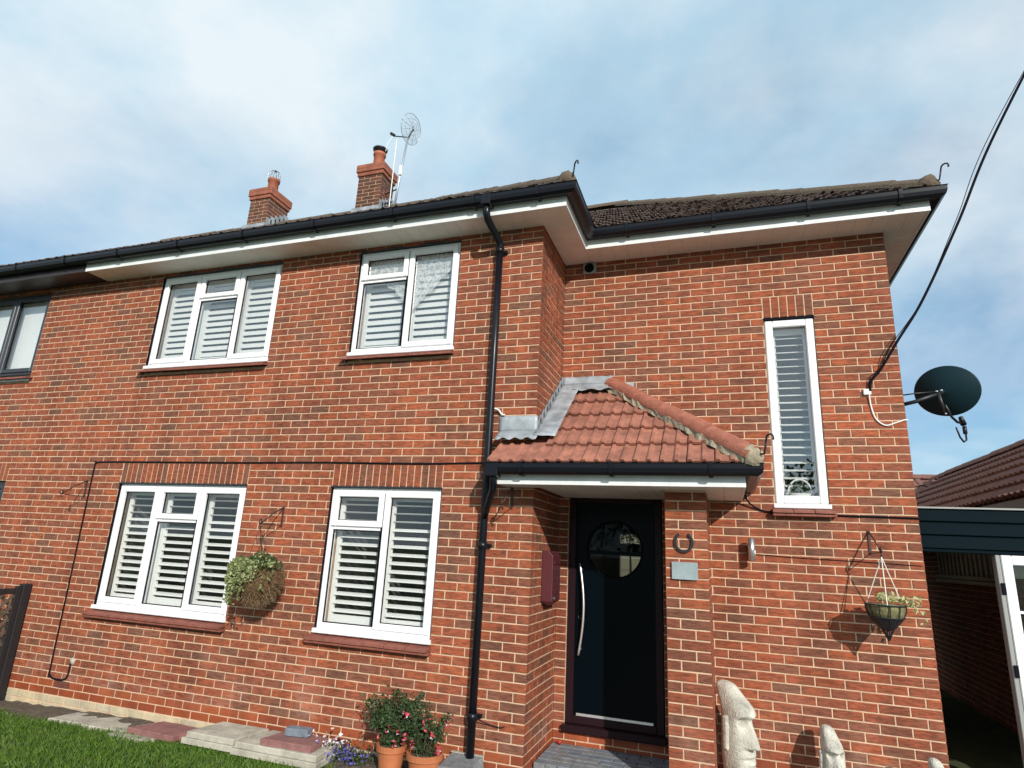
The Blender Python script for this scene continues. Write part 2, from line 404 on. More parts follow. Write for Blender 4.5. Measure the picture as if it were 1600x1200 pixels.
def bricks_u(L, k, first_half_odd=True):
    """brick intervals measured from a corner, L = length; odd courses start with a half"""
    out = []; u = 0
    if (k % 2 == 1) == first_half_odd: out.append((0, .1025)); u = .1125
    while u < L-.004:
        out.append((u, min(u+.215, L))); u += .225
    return out
def add_wall(wall, org, ud, nd, L, k0, k1, opens=(), u_of=None, first=True, stylef=style_for, soldiers=(), q0=True, skip=None):
    for k in range(k0, k1):
        z0, z1 = k*.075+.005, k*.075+.07
        for (a, b) in bricks_u(L, k, first):
            if skip and skip(k, a, b): continue
            cuts = []
            for (x0, x1, oz0, oz1) in list(opens)+list(soldiers):
                if z1 > oz0+.012 and z0 < oz1-.012: cuts.append((x0, x1) if x0 < x1 else (x1, x0))
            for (p, q) in sub((a, b), cuts):
                if q-p < .02: continue
                BR.append(dict(w=wall, o=Vector(org), u=Vector(ud), n=Vector(nd), a=p, b=q, z0=z0, z1=z1, st=stylef(k), d=.03))
            # low bricks under / above partly covered openings are cut by height in the mortar; ignored
# main front wall: u measured leftwards from the corner X=0
mo = [(-b, -a, c, d) for (a, b, c, d) in OPEN_MAIN]
ms = [(-b-.003, -a+.003, 2.40, 2.625) for (a, b, c, d) in OPEN_MAIN[:2]]
no = [(-b, -a, c, d) for (a, b, c, d) in OPEN_NB]; ns_ = [(-b-.003, -a+.003, 2.40, 2.625) for (a, b, c, d) in OPEN_NB[1:]]
add_wall('front_wall', (0, 0, 0), (-1, 0, 0), (0, 1, 0), 8.83, 0, 68, mo+no, soldiers=ms+ns_)
for b in BR:
    if (b['a']+b['b'])/2 > 5.92: b['w'] = 'neighbour_wall'
# wing wall measured leftwards from X=3.14
wo_ = [(3.14-b, 3.14-a, c, d) for (a, b, c, d) in OPEN_WING]
wsol = [(3.14-2.478, 3.14-2.022, 4.20, 4.425)]
add_wall('wing_wall', (3.14, .9, 0), (-1, 0, 0), (0, 1, 0), 3.14, 1, 68, wo_, soldiers=wsol)
# return wall X=0 facing +X, u from Y=0 back to .9 ; first brick is the quoin already built by the front
add_wall('return_wall', (0, 0, 0), (0, 1, 0), (-1, 0, 0), .89, 0, 68, first=False, skip=lambda k, a, b: a < .01)
# gable side of the wing X=3.14 facing +X
add_wall('side_wall', (3.14, .9, 0), (0, 1, 0), (-1, 0, 0), 2.6, 1, 68, first=False, skip=lambda k, a, b: a < .01)
# porch pier 1.1225..1.45, front Y=0, up to 2.41
for k in range(1, 32):
    z0, z1 = k*.075+.005, k*.075+.07
    iv = [(0, .215), (.225, .3275)] if k % 2 == 0 else [(0, .1025), (.1125, .3275)]
    for (a, b) in iv:
        BR.append(dict(w='porch_pier', o=Vector((1.45, 0, 0)), u=Vector((-1, 0, 0)), n=Vector((0, 1, 0)), a=a, b=b, z0=z0, z1=z1, st=style_for(k), d=.1025 if b-a > .2 else .215))
    for side, X in ((1, 1.45), (-1, 1.1225)):
        Y = .1125 if (side == 1) == (k % 2 == 0) else .225
        while Y < .885:
            e = min(Y+.215, .89)
            BR.append(dict(w='porch_pier', o=Vector((X, 0, 0)), u=Vector((0, 1, 0)), n=Vector((-side, 0, 0)), a=Y, b=e, z0=z0, z1=z1, st=style_for(k), d=.03)); Y += .225
# quoin depth on the free corners
for b in BR:
    if b['w'] in ('front_wall', 'wing_wall') and b['a'] < .01:
        b['d'] = .1025 if b['b']-b['a'] > .2 else .215
# soldier courses
SOLD = []
def soldiers(wall, org, x0, x1, z0):
    n = round((x1-x0)/.075); w = (x1-x0)/n
    for i in range(n):
        SOLD.append(dict(w=wall, o=Vector(org), u=Vector((1, 0, 0)), n=Vector((0, 1, 0)), a=x0+i*w+.005, b=x0+(i+1)*w-.005, z0=z0+.004, z1=z0+.22, st='rustic', d=.03))
for (a, b, c, d) in OPEN_MAIN[:2]: soldiers('front_wall', (0, 0, 0), a, b, 2.40)
soldiers('wing_wall', (0, .9, 0), 2.025, 2.475, 4.20)
soldiers('neighbour_wall', (0, 0, 0), -8.8, -6.86, 2.40)

def brick_shape(w, h, d, c=.003, j=.0016):
    """front face centred on origin looking to -y"""
    w -= .0005; h -= .0005; rj = lambda: random.uniform(-j, j)
    A = [(-w/2+c+rj(), rj()*.8, -h/2+c+rj()), (w/2-c+rj(), rj()*.8, -h/2+c+rj()), (w/2-c+rj(), rj()*.8, h/2-c+rj()), (-w/2+c+rj(), rj()*.8, h/2-c+rj())]
    B = [(-w/2, c, -h/2), (w/2, c, -h/2), (w/2, c, h/2), (-w/2, c, h/2)]
    D = [(x, d, z) for (x, y, z) in B]
    f = [(0, 1, 2, 3)]
    for i in range(4):
        k = (i+1) % 4; f.append((i, 4+i, 4+k, k)); f.append((4+i, 8+i, 8+k, 4+k))
    return A+B+D, f
def brick_frame(b):
    c = b['o']+b['u']*((b['a']+b['b'])/2); c = Vector((c.x, c.y, (b['z0']+b['z1'])/2))
    n = b['n']; x = n.cross(Vector((0, 0, 1)))      # local x so that (x,n,z) is right-handed
    return c, Matrix((x, n, Vector((0, 0, 1)))).transposed()
def pix(p):
    d = p-CAM; z = d.dot(fwd)
    return (800+FPX*d.dot(rgt)/z, 600-FPX*d.dot(upv)/z, z)
def shows(b):
    c, fr = brick_frame(b); x, y, z = pix(c)
    if z <= 0 or not (4 < x < 1596 and 4 < y < 1192): return 0
    if b['w'] == 'side_wall': return 0
    if b['w'] == 'porch_pier' and abs(b['n'].x) > .5: return 0
    if b['w'] == 'wing_wall':
        if c.x < 1.12 and c.z < 3.6: return 0
        if c.x < 1.95 and 2.2 < c.z < 3.55 and c.z < 3.6-.6*(c.x-.5): return 0
        if 1116 < x < 1190 and y > 1066: return 0
        if c.x < 1.5 and c.z < 2.5: return 0
    if b['w'] == 'front_wall' and (c.x > -.5 and 2.35 < c.z < 3.02 or -.47 < c.x < -.37): return 0
    if c.z > 4.83: return 0
    facing = abs((CAM-c).normalized().dot(b['n']))
    return facing*(b['b']-b['a'])*(b['z1']-b['z0'])/z**2
std = []
for b in BR+SOLD:
    w = b['b']-b['a']; h = b['z1']-b['z0']
    b['std'] = 'q' if b['d'] > .05 else None
    if abs(h-.065) < .001:
        if b['d'] > .05: b['std'] = 'S' if w > .2 else 'H'
        elif abs(w-.215) < .003: b['std'] = 's'
        elif abs(w-.1025) < .003: b['std'] = 'h'
        else: b['std'] = None
    else: b['std'] = 'v' if abs(h-.216) < .003 else None
    if b['std'] is None: b['d'] = .03
    b['area'] = shows(b) if b['std'] else 0
order = sorted([b for b in BR+SOLD if b['area'] > 0 and b['w'] != 'neighbour_wall'], key=lambda b: -b['area'])
for b in order[:298]: b['solo'] = True
ordn = sorted([b for b in BR+SOLD if b['area'] > 0 and b['w'] == 'neighbour_wall'], key=lambda b: -b['area'])
for b in ordn[:240]: b['solo'] = True
VAR = {}
def variant(kind, st):
    dims = {'s': (.215, .065, .03), 'h': (.1025, .065, .03), 'S': (.215, .065, .1025), 'H': (.1025, .065, .215), 'v': (.065, .216, .03)}[kind]
    key = (kind, st)
    if key not in VAR:
        VAR[key] = []
        for i in range(4):
            v, f = brick_shape(*dims); me = bpy.data.meshes.new('brick'); me.from_pydata(v, [], f); me.materials.append(M[st+'_o']); VAR[key].append(me)
    return random.choice(VAR[key])

HOUSE = thing('semi_detached_house', 'red brick house with white shuttered windows and a tiled porch over its black door', 'house', (-1.4, .5, 0))
NB = thing('neighbouring_house', 'adjoining brick house at the left edge with dark window frames and brown eaves', 'house', (-7.4, .5, 0))
GAR = thing('tiled_garage', 'low garage with brown tiled roof behind the black carport boards', 'garage', (6, 6, 0))

# mortar backing with holes, as boxes
def mortar_panel(name, parent, x0, x1, z0, z1, opens, Y, th=.25):
    mb = MB(); zs = sorted({z0, z1} | {z for o in opens for z in o[2:] if z0 < z < z1})
    for za, zb in zip(zs, zs[1:]):
        cuts = sorted((max(o[0], x0), min(o[1], x1)) for o in opens if o[2] < (za+zb)/2 < o[3])
        x = x0
        for a, b in cuts:
            if a > x+1e-6: mb.box(x, a, Y, Y+th, za, zb)
            x = max(x, b)
        if x1 > x+1e-6: mb.box(x, x1, Y, Y+th, za, zb)
    return mb.build(name, 'mortar', parent)
WALLS = {}
WALLS['front_wall'] = mortar_panel('front_wall', HOUSE, -5.92, -.0044, 0, 5.12, OPEN_MAIN, .0045)
WALLS['neighbour_wall'] = mortar_panel('front_wall', NB, -8.9, -5.921, 0, 5.12, OPEN_NB, .0045)
WALLS['wing_wall'] = mortar_panel('wing_wall', HOUSE, .001, 3.1355, 0, 5.12, OPEN_WING, .9045, .2)
WALLS['return_wall'] = MB().box(-.2, -.0042, .257, 1.1, 0, 5.12).build('return_wall', 'mortar', HOUSE)
WALLS['side_wall'] = MB().box(2.93, 3.1357, 1.107, 7.0, 0, 5.12).build('side_wall', 'mortar', HOUSE)
pm = MB().box(1.127, 1.4455, .0045, .904, 0, 2.43); WALLS['porch_pier'] = pm.build('porch_pier', 'mortar', HOUSE)
# back shell so that no daylight leaks through the house
MB().box(-8.9, -.32, 6.8, 7.0, 0, 5.12).box(.12, 2.92, 6.8, 7.0, 0, 5.12).box(-.32, .12, 6.8, 7.0, 0, 1.49).box(-.32, .12, 6.8, 7.0, 2.28, 5.12).build('rear_wall', 'mortar', HOUSE)
joined = {}
for b in BR+SOLD:
    c, fr = brick_frame(b)
    if b.get('solo'):
        me = variant(b['std'], b['st']); o = bpy.data.objects.new('brick', me); C.objects.link(o); o.parent = WALLS[b['w']]
        mm_ = (fr @ Matrix.Rotation(random.gauss(0, .004), 3, 'Y')).to_4x4(); mm_.translation = c+b['n']*random.uniform(-.0015, .001)
        o.matrix_local = mm_
    else:
        v, f = brick_shape(b['b']-b['a'], b['z1']-b['z0'], b['d'])
        off = b['n']*random.uniform(-.0015, .001)
        joined.setdefault((b['w'], b['st']), MB()).add([fr @ Vector(p)+c+off for p in v], f)
for (w, st), mb in joined.items():
    mb.build('brickwork', st+'_i', WALLS[w], kind='stuff')
print('bricks', len(BR)+len(SOLD))

# ---------------------------------------------------------------- windows
def ring(mb, x0, x1, z0, z1, w, y0, y1, c=.004):
    mb.box(x0, x0+w, y0, y1, z0, z1, c); mb.box(x1-w, x1, y0, y1, z0, z1, c)
    mb.box(x0+w-.001, x1-w+.001, y0+.0006, y1, z0, z0+w, c); mb.box(x0+w-.001, x1-w+.001, y0+.0006, y1, z1-w, z1, c)
SLAT = {}
def slat_mesh(w, depth=.074, t=.011):
    key = round(w, 3)
    if key not in SLAT:
        prof = [(-depth/2, 0), (-depth/3, t*.42), (0, t/2), (depth/3, t*.42), (depth/2, 0), (depth/3, -t*.42), (0, -t/2), (-depth/3, -t*.42)]
        v = [(sx*w/2, y, z) for sx in (-1, 1) for (y, z) in prof]
        f = [tuple(range(8))[::-1], tuple(range(8, 16))]+[(i, (i+1) % 8, 8+(i+1) % 8, 8+i) for i in range(8)]
        me = bpy.data.meshes.new('louvre'); me.from_pydata(v, [], f); me.materials.append(M['shutter']); SLAT[key] = me
    return SLAT[key]
def shutter_panel(win, x0, x1, z0, z1, y, tilt, pitch=.0745, rail=.085, stile=.05, split=None, tilt2=None):
    mb = MB(); mb.box(x0, x0+stile, y-.014, y+.014, z0, z1, .002); mb.box(x1-stile, x1, y-.014, y+.014, z0, z1, .002)
    mb.box(x0+stile, x1-stile, y-.0135, y+.0135, z0, z0+rail, .002); mb.box(x0+stile, x1-stile, y-.0135, y+.0135, z1-rail, z1, .002)
    mb.build('shutter_frame', 'shutter', win)
    n = max(1, int((z1-z0-2*rail)/pitch)); p = (z1-z0-2*rail)/n; me = slat_mesh(x1-x0-2*stile-.004)
    for i in range(n):
        z = z0+rail+(i+.5)*p
        o = bpy.data.objects.new('louvre', me); C.objects.link(o); o.parent = win
        tl = tilt2 if (split is not None and z > split) else tilt
        o.location = ((x0+x1)/2, y, z); o.rotation_euler = (R(tl+random.gauss(0, .8)), 0, 0)
def window(x0, x1, z0, z1, Y, lights, tilt, parent, glass='glass', fm='upvc', split=None, tilt2=None, cill=True, shutters=True, label=None):
    """lights: (kind, xa, xb, za, zb) in 0..1 of the window"""
    fr = MB(); ring(fr, x0, x1, z0, z1, .048, Y+.022, Y+.085)
    Wd, H = x1-x0, z1-z0; zc = z0
    for (kd, a, b, c, d) in lights:
        if b < .999: fr.box(x0+Wd*b-.024, x0+Wd*b+.024, Y+.0235, Y+.083, z0+.047, z1-.047, .003)
        if c > .001: fr.box(x0+Wd*a+(.047 if a < .01 else .023), x0+Wd*b-(.047 if b > .99 else .023), Y+.0242, Y+.082, z0+H*c-.024, z0+H*c+.024, .003)
    if cill:
        fr.box(x0-.015, x1+.012, Y-.028, Y+.08, z0-.042, z0-.0005, .006)
    win = fr.build('window', fm, parent, label=label)
    for (kd, a, b, c, d) in lights:
        xa, xb = x0+Wd*a+(.030 if a < .01 else .006), x0+Wd*b-(.030 if b > .99 else .006)
        za, zb = z0+H*c+(.030 if c < .01 else .006), z0+H*d-(.030 if d > .99 else .006)
        if kd == 'sash':
            s_ = MB(); ring(s_, xa, xb, za, zb, .058, Y+.004, Y+.06, .007); s_.build('sash', fm, win); e = .058
        else: e = .022
        gx0, gx1, gz0, gz1 = xa+e, xb-e, za+e, zb-e
        k_ = MB(); ring(k_, gx0-.002, gx1+.002, gz0-.002, gz1+.002, .008, Y+.036, Y+.05, 0); k_.build('gasket', 'gasket', win)
        MB().box(gx0-.003, gx1+.003, Y+.042, Y+.047, gz0-.003, gz1+.003).build('pane', glass, win)
    if shutters:
        cols = sorted({(a, b) for (_, a, b, _, _) in lights})
        for a, b in cols:
            shutter_panel(win, x0+Wd*a+(.03 if a < .01 else .004), x0+Wd*b-(.03 if b > .99 else .004), z0+.03, z1-.03, Y+.155, tilt, split=split, tilt2=tilt2)
    return win
def room(x0, x1, z0, z1, y0, y1, parent, m_='room'):
    t = .03
    MB().box(x0-t, x1+t, y1, y1+t, z0-t, z1+t).box(x0-t, x0, y0, y1, z0-t, z1+t).box(x1, x1+t, y0, y1, z0-t, z1+t).box(x0, x1, y0, y1, z0-t, z0).box(x0, x1, y0, y1, z1, z1+t).build('room_lining', m_, parent)
T = .71
L3 = [('sash', 0, .335, 0, 1), ('sash', .335, .665, T, 1), ('fixed', .335, .665, 0, T), ('sash', .665, 1, 0, 1)]
L2 = [('sash', 0, .5, T, 1), ('fixed', 0, .5, 0, T), ('sash', .5, 1, 0, 1)]
def sill_tiles(win, x0, x1, z, Y, n):
    w = (x1-x0)/n
    me = None
    for i in range(n):
        mb = MB(); z_ = z+random.uniform(-.002, .002); a, b = x0+i*w+.003, x0+(i+1)*w-.003
        v = [(a, Y-.085, z_-.012), (b, Y-.085, z-.012), (b, Y+.05, z+.018), (a, Y+.05, z+.018)]
        v2 = [(p[0], p[1], p[2]-.022) for p in v]
        mb.add(v+v2, [(0, 1, 2, 3), (7, 6, 5, 4), (0, 4, 5, 1), (1, 5, 6, 2), (2, 6, 7, 3), (3, 7, 4, 0)]); mb.build('sill_tile', 'silltile', win)
    if z < 3: MB().box(x0+.002, x1-.002, Y-.068, Y+.04, z-.062, z-.036, .004).build('lower_sill_course', 'silltile', win)
for (a, b, c, d), Ls, fl in zip(OPEN_MAIN, (L3, L2, L3, L2), (0, 0, 1, 1)):
    w = window(a+.001, b-.001, (1.085, 3.79)[fl], d-.012, .006, Ls, (24, 64)[fl], HOUSE, glass=('glass', 'glassup')[fl], split=(2.02, None)[fl], tilt2=-4)
    sill_tiles(w, a-.055, b+.02, (1.022, 3.726)[fl], .0, (9, 6, 9, 6)[[0, 1, 2, 3][OPEN_MAIN.index((a, b, c, d))]])
    if not fl: MB().box(a-.004, b+.004, -.012, .09, 2.389, 2.4015).build('lintel_strip', 'darkframe', w)
    else: MB().box(a, b, .0, .1, 4.951, 4.975).build('head_strip', 'darkframe', w)
    MB().box(a-.003, a+.0008, .001, .04, (1.04, 3.74)[fl], d-.013).build('sealant', 'gasket', w)
    MB().box(b-.0008, b+.003, .001, .04, (1.04, 3.74)[fl], d-.013).build('sealant', 'gasket', w)
    room(a, b, (.98, 3.68)[fl], d+.02, .258, 1.9, HOUSE)
    if fl and b > -1:      # lace swag behind the glass
        for xa, xb, zt in ((-2.0, -1.52, 4.86), (-1.46, -.97, 4.88)):
            mb = MB(); nu, nv = 16, 14
            for i in range(nu+1):
                u = i/nu; drop = (.16+.44*(1-u)**1.3 if xa < -1.6 else .10+.52*(1-u)**.9)
                if xa < -1.6: drop = .12+.36*u**1.2
                for j in range(nv+1):
                    v = j/nv; mb.v.append((xa+(xb-xa)*u, .085+.006*math.sin(u*26+v*5), zt-(drop+.035*abs(math.sin(u*9)))*v))
            for i in range(nu):
                for j in range(nv): mb.f.append((i*(nv+1)+j, (i+1)*(nv+1)+j, (i+1)*(nv+1)+j+1, i*(nv+1)+j+1))
            mb.build('lace_curtain', 'net', w, smooth=True)
# narrow window on the wing
w = window(2.026, 2.474, 2.40, 4.175, .91, [('fixed', 0, 1, 0, 1)], 12, HOUSE, glass='glassup', shutters=False, label='tall narrow window with thin white louvres')
for o in [c for c in w.children]: pass
mbn = MB(); ring(mbn, 2.034, 2.466, 2.404, 4.172, .07, .906, .94, .008); mbn.build('inner_frame', 'upvc', w)
shutter_panel(w, 2.085, 2.425, 2.44, 4.16, 1.045, 20, pitch=.070, rail=.10, stile=.045)
MB().box(2.02, 2.48, .8995, 1.0, 4.176, 4.2015).build('lintel_strip', 'gasket', w)
sill_tiles(w, 1.995, 2.515, 2.348, .9, 3)
room(2.03, 2.47, 2.33, 4.22, 1.107, 2.3, HOUSE)
# neighbour windows (dark frames)
for (a, b, c, d), fl in zip(OPEN_NB, (1, 0)):
    w = window(a+.002, b-.002, (1.085, 3.80)[fl], d-.012, .02, [('fixed', 0, .30, 0, 1), ('sash', .30, .62, 0, 1), ('sash', .62, 1, 0, 1)], 40, NB, glass='glassup', fm='darkframe', shutters=False, cill=False)
    sill_tiles(w, a-.03, b+.06, (1.03, 3.74)[fl], .0, 9)
    MB().box(a, b, .16, .18, 3.75 if fl else 1.0, d).build('blind', 'lace', w) if fl else None
    room(a, b, (.98, 3.68)[fl], d+.02, .258, 1.9, NB)

# ---------------------------------------------------------------- eaves
def sweep(path, prof, closed=True, outward=1):
    """path: 2D points; prof: (offset to the right of travel, z)"""
    mb = MB(); n = len(path); pr = len(prof)
    P = [Vector((p[0], p[1])) for p in path]
    for i, p in enumerate(P):
        d0 = (P[i]-P[i-1]).normalized() if i else (P[1]-P[0]).normalized()
        d1 = (P[i+1]-P[i]).normalized() if i < n-1 else d0
        n0, n1_ = Vector((d0.y, -d0.x)), Vector((d1.y, -d1.x)); mi = (n0+n1_)
        mi = mi/ max(mi.dot(n0), 1e-6)
        for (o, z) in prof: mb.v.append((p.x+mi.x*o, p.y+mi.y*o, z))
    for i in range(n-1):
        for k in range(pr if closed else pr-1):
            k2 = (k+1) % pr; mb.f.append((i*pr+k, (i+1)*pr+k, (i+1)*pr+k2, i*pr+k2))
    if closed: mb.f.append(tuple(range(pr))); mb.f.append(tuple(range((n-1)*pr, n*pr))[::-1])
    return mb
F = [(-5.92, -.31), (.305, -.31), (.305, .565), (3.445, .565), (3.445, 7.2)]
FZ = 5.0
sweep(F, [(0, FZ-.004), (0, FZ+.15), (-.018, FZ+.15), (-.018, FZ-.004)]).build('fascia', 'fascia', HOUSE)
GPROF = [(.004, FZ+.165), (.004, FZ+.10), (.02, FZ+.082), (.075, FZ+.078), (.105, FZ+.098), (.114, FZ+.13), (.114, FZ+.165), (.122, FZ+.172), (.106, FZ+.172), (.106, FZ+.13), (.098, FZ+.104), (.072, FZ+.087), (.022, FZ+.09), (.012, FZ+.105), (.012, FZ+.165)]
gut = sweep(F, GPROF).build('gutter', 'blackpvc', HOUSE)
def gclip(x, y, dx, dy, z0, par):
    """gutter bracket strap: a band round the gutter"""
    mb = MB(); t = Vector((dx, dy)); nrm = Vector((t.y, -t.x)); pr = [(o+(.004 if o > .05 else 0), z+(-.004 if z < z0+.1 else 0)) for (o, z) in [(.004, z0+.075), (.02, z0+.079), (.078, z0+.072), (.112, z0+.095), (.12, z0+.13), (.122, z0+.178)]]
    for s_ in (-.016, .016):
        for (o, z) in pr: mb.v.append((x+t.x*s_+nrm.x*o, y+t.y*s_+nrm.y*o, z))
    k = len(pr); mb.f = [(i, i+1, k+i+1, k+i) for i in range(k-1)]
    mb.build('gutter_clip', 'blackpvc', par)
for x in (-5.3, -4.35, -3.4, -2.45, -1.5, -.6, .05): gclip(x, -.31, 1, 0, FZ, gut)
for x in (.75, 1.6, 2.45, 3.2): gclip(x, .565, 1, 0, FZ, gut)
NF = [(-9.2, -.31), (-5.925, -.31)]
sweep(NF, [(0, FZ-.004), (0, FZ+.15), (-.018, FZ+.15), (-.018, FZ-.004)]).build('fascia', 'brownpvc', NB)
ng = sweep(NF, GPROF).build('gutter', 'blackpvc', NB)
for x in (-6.2, -7.1, -8): gclip(x, -.31, 1, 0, FZ, ng)
MB().box(-9.2, -5.925, -.30, .005, FZ-.003, FZ+.004).build('soffit', 'brownpvc', NB)
# soffit boards
sof = MB().box(-5.915, .29, -.295, -.002, FZ+.006, FZ+.012).box(.004, .29, .0, .58, FZ+.006, FZ+.012).box(.29, 3.43, .58, .898, FZ+.006, FZ+.012).box(3.142, 3.43, .9, 7.0, FZ+.006, FZ+.012).build('soffit', 'soffitm', HOUSE)
def board(x0, x1, y0, y1):
    MB().box(x0, x1, y0, y1, FZ-.001, FZ+.005, .0015).build('soffit_board', 'soffitm', sof)
n = 42
for i in range(n):
    x0 = -5.915+i*(5.915/n); board(x0+.0008, x0+5.915/n-.0008, -.292, .004)
board(.0005, .289, -.292, -.147); board(.0005, .289, -.146, .004)
for i in range(6): board(.0005, .289, .0055+i*.149, .0055+(i+1)*.149-.0012)
for i in range(22): board(.2905+i*.14255, .2905+(i+1)*.14255-.0015, .583, .904)
board(3.143, 3.427, .905, 1.05)
for i in range(40): board(3.143, 3.427, 1.052+i*.149, 1.052+(i+1)*.149-.0015)
# extractor vent just below the soffit
vm = MB().box(.205, .352, .875, .9, 4.862, 4.99, .006); v_ = vm.build('soffit_vent', 'greyplastic', HOUSE)
mb = MB().lathe([(.052, 0), (.052, -.012), (.044, -.014), (.040, -.004), (.0, -.003)], n=24, xf=Matrix.Rotation(R(-90), 3, 'X'))
mb2 = MB(); mb2.add([(x+.279, y*1.0+.874, z+4.926) for (x, y, z) in mb.v], mb.f); mb2.build('vent_hole', 'gasket', v_)

# ---------------------------------------------------------------- roofs
SL = .69; EZ = FZ+.195
def tiles(O, ud, sd, u_rng, courses, w, gauge, par, material, prof=None, name='roof_tiles', thick=.014):
    """O eave origin; ud along eave; sd up-slope (unit); u_rng(s) -> (u0,u1)"""
    O, ud, sd = Vector(O), Vector(ud), Vector(sd).normalized(); nn = ud.cross(sd).normalized()
    if nn.z < 0: nn = -nn
    prof = prof or [(0, .004), (.3, .0), (.55, .001), (.66, .016), (.82, .018), (.95, .005)]
    mb = MB(); k = len(prof)
    for c in range(courses):
        s0 = c*gauge; u0, u1 = u_rng(s0+gauge*.5)
        if u1-u0 < w*.5: continue
        nT = int((u1-u0)/w)+1
        for i in range(nT):
            a = u0+(i-(c % 2)*.5)*w
            if a < u0-w*.6 or a > u1: continue
            lift = random.uniform(.012, .022); du = random.uniform(-.004, .004); vs = []
            for (s_, l) in ((s0-.015+random.uniform(-.006, .006), lift), (s0+gauge+.01, .002)):
                for (pu, ph) in prof: vs.append(O+ud*(min(max(a+pu*w+du, u0), u1))+sd*s_+nn*(ph+l))
            for (pu, ph) in prof: vs.append(O+ud*(min(max(a+pu*w+du, u0), u1))+sd*(s0-.013)+nn*(ph+lift-thick))
            fs = [(j, j+1, k+j+1, k+j) for j in range(k-1)]+[(j+1, j, 2*k+j, 2*k+j+1) for j in range(k-1)]
            mb.add(vs, fs)
    return mb.build(name, material, par, kind='stuff')
roof = MB()
# wing roof (A): eaves front y=.5, right x=3.51 ; main block (B): front y=-.375, right x=.37
def hip_roof(mb, xl, xr, yf, yb, z, s):
    h = (yb-yf)/2; zr = z+s*h
    mb.add([(xl, yf, z), (xr, yf, z), (xr, yb, z), (xl, yb, z), (xl, yf+h, zr), (xr-h, yf+h, zr)], [(0, 1, 5, 4), (1, 2, 5), (2, 3, 4, 5), (0, 3, 2, 1)])
hip_roof(roof, -3.0, 3.50, .515, 7.3, EZ-.015, SL); hip_roof(roof, -5.93, .36, -.36, 7.25, EZ-.015, SL)
RF = roof.build('roof', 'rooftile', HOUSE)
nroof = MB(); hh = (7.25+.36)/2
nroof.add([(-10, -.36, EZ-.015), (-5.931, -.36, EZ-.015), (-5.931, 7.25, EZ-.015), (-10, 7.25, EZ-.015), (-10, -.36+hh, EZ-.015+SL*hh), (-5.931, -.36+hh, EZ-.015+SL*hh)], [(0, 1, 5, 4), (2, 3, 4, 5), (1, 2, 5), (0, 4, 3), (0, 3, 2, 1)])
NR = nroof.build('roof', 'rooftile', NB)
sdv = Vector((0, 1, SL)).normalized(); cs = 1/math.sqrt(1+SL*SL)
tiles((0, .505, EZ-.005), (1, 0, 0), sdv, lambda s: (-.6, 3.50-s*cs), 24, .115, .135, RF, 'rooftile')
tiles((0, -.37, EZ-.005), (1, 0, 0), sdv, lambda s: (-5.93, .36-s*cs), 30, .15, .15, RF, 'rooftile')
tiles((0, -.37, EZ-.005), (1, 0, 0), sdv, lambda s: (-9.5, -5.935), 30, .15, .15, NR, 'rooftile')
sdr = Vector((-1, 0, SL)).normalized()
tiles((3.50, 0, EZ-.005), (0, 1, 0), sdr, lambda s: (.515+s*cs, 7.2-s*cs), 20, .15, .15, RF, 'rooftile')
tiles((.36, 0, EZ-.005), (0, 1, 0), sdr, lambda s: (-.36+s*cs, .7+s*cs*2), 16, .15, .15, RF, 'rooftile')
def ridge_run(p0, p1, r, par, material, ln=.36, name='ridge_tile', n=9, drop=.35):
    p0, p1 = Vector(p0), Vector(p1); d = (p1-p0); L = d.length; d.normalize(); k = max(1, int(L/ln)); ln = L/k
    side = d.cross(Vector((0, 0, 1))).normalized(); up = side.cross(d)
    for i in range(k):
        mb = MB(); a = p0+d*(i*ln-.02); b = p0+d*((i+1)*ln+.012); jj = random.uniform(-.006, .006)
        for (q, rr) in ((a, r*1.04), (b, r*.97)):
            for rad in (rr, rr-.014):
                for t in range(n):
                    th = math.pi*(t/(n-1)); mb.v.append(tuple(q+side*math.cos(th)*rad+up*(math.sin(th)*rad-drop*r+jj)))
        for t in range(n-1):
            mb.f += [(t, t+1, 2*n+t+1, 2*n+t), (n+t+1, n+t, 3*n+t, 3*n+t+1), (t+1, t, n+t, n+t+1), (2*n+t, 2*n+t+1, 3*n+t+1, 3*n+t)]
        mb.f += [(0, n, 3*n, 2*n), (n-1, 2*n+n-1, 3*n+n-1, n+n-1)]
        mb.build(name, material, par, smooth=False)
def hook(p, d, par, h=.16):
    """hip iron: strap rising from the hip end and curling over"""
    p = Vector(p); d = Vector(d).normalized(); pts = [p-d*.05, p+d*.03, p+d*.045+Vector((0, 0, h*.4)), p+d*.055+Vector((0, 0, h*.75))]
    for t in range(7):
        a = math.pi*(1-t/5.2); pts.append(p+d*(.055+.032+.032*math.cos(a))+Vector((0, 0, h*.75+.032*math.sin(a))))
    MB().tube(pts, .0075, 6).build('hip_iron', 'iron', par, smooth=True)
hx = lambda p, L: (p[0]-L, p[1]+L, p[2]+SL*L)
ridge_run((3.46, .555, EZ+.045), hx((3.46, .555, EZ+.045), 3.45), .095, RF, 'mossridge')
ridge_run((.32, -.32, EZ+.045), hx((.32, -.32, EZ+.045), 3.6), .095, RF, 'mossridge')
ridge_run((-3.4, 3.44, EZ+2.63), (-9.5, 3.44, EZ+2.63), .11, RF, 'mossridge', .45)
ridge_run((.25, 3.905, EZ+SL*3.39+.02), (-3.3, 3.905, EZ+SL*3.39+.02), .1, RF, 'mossridge', .45)
hook((3.50, .515, EZ+.055), (1, -1, 0), RF, .13); hook((.355, -.355, EZ+.055), (1, -1, 0), RF, .13)
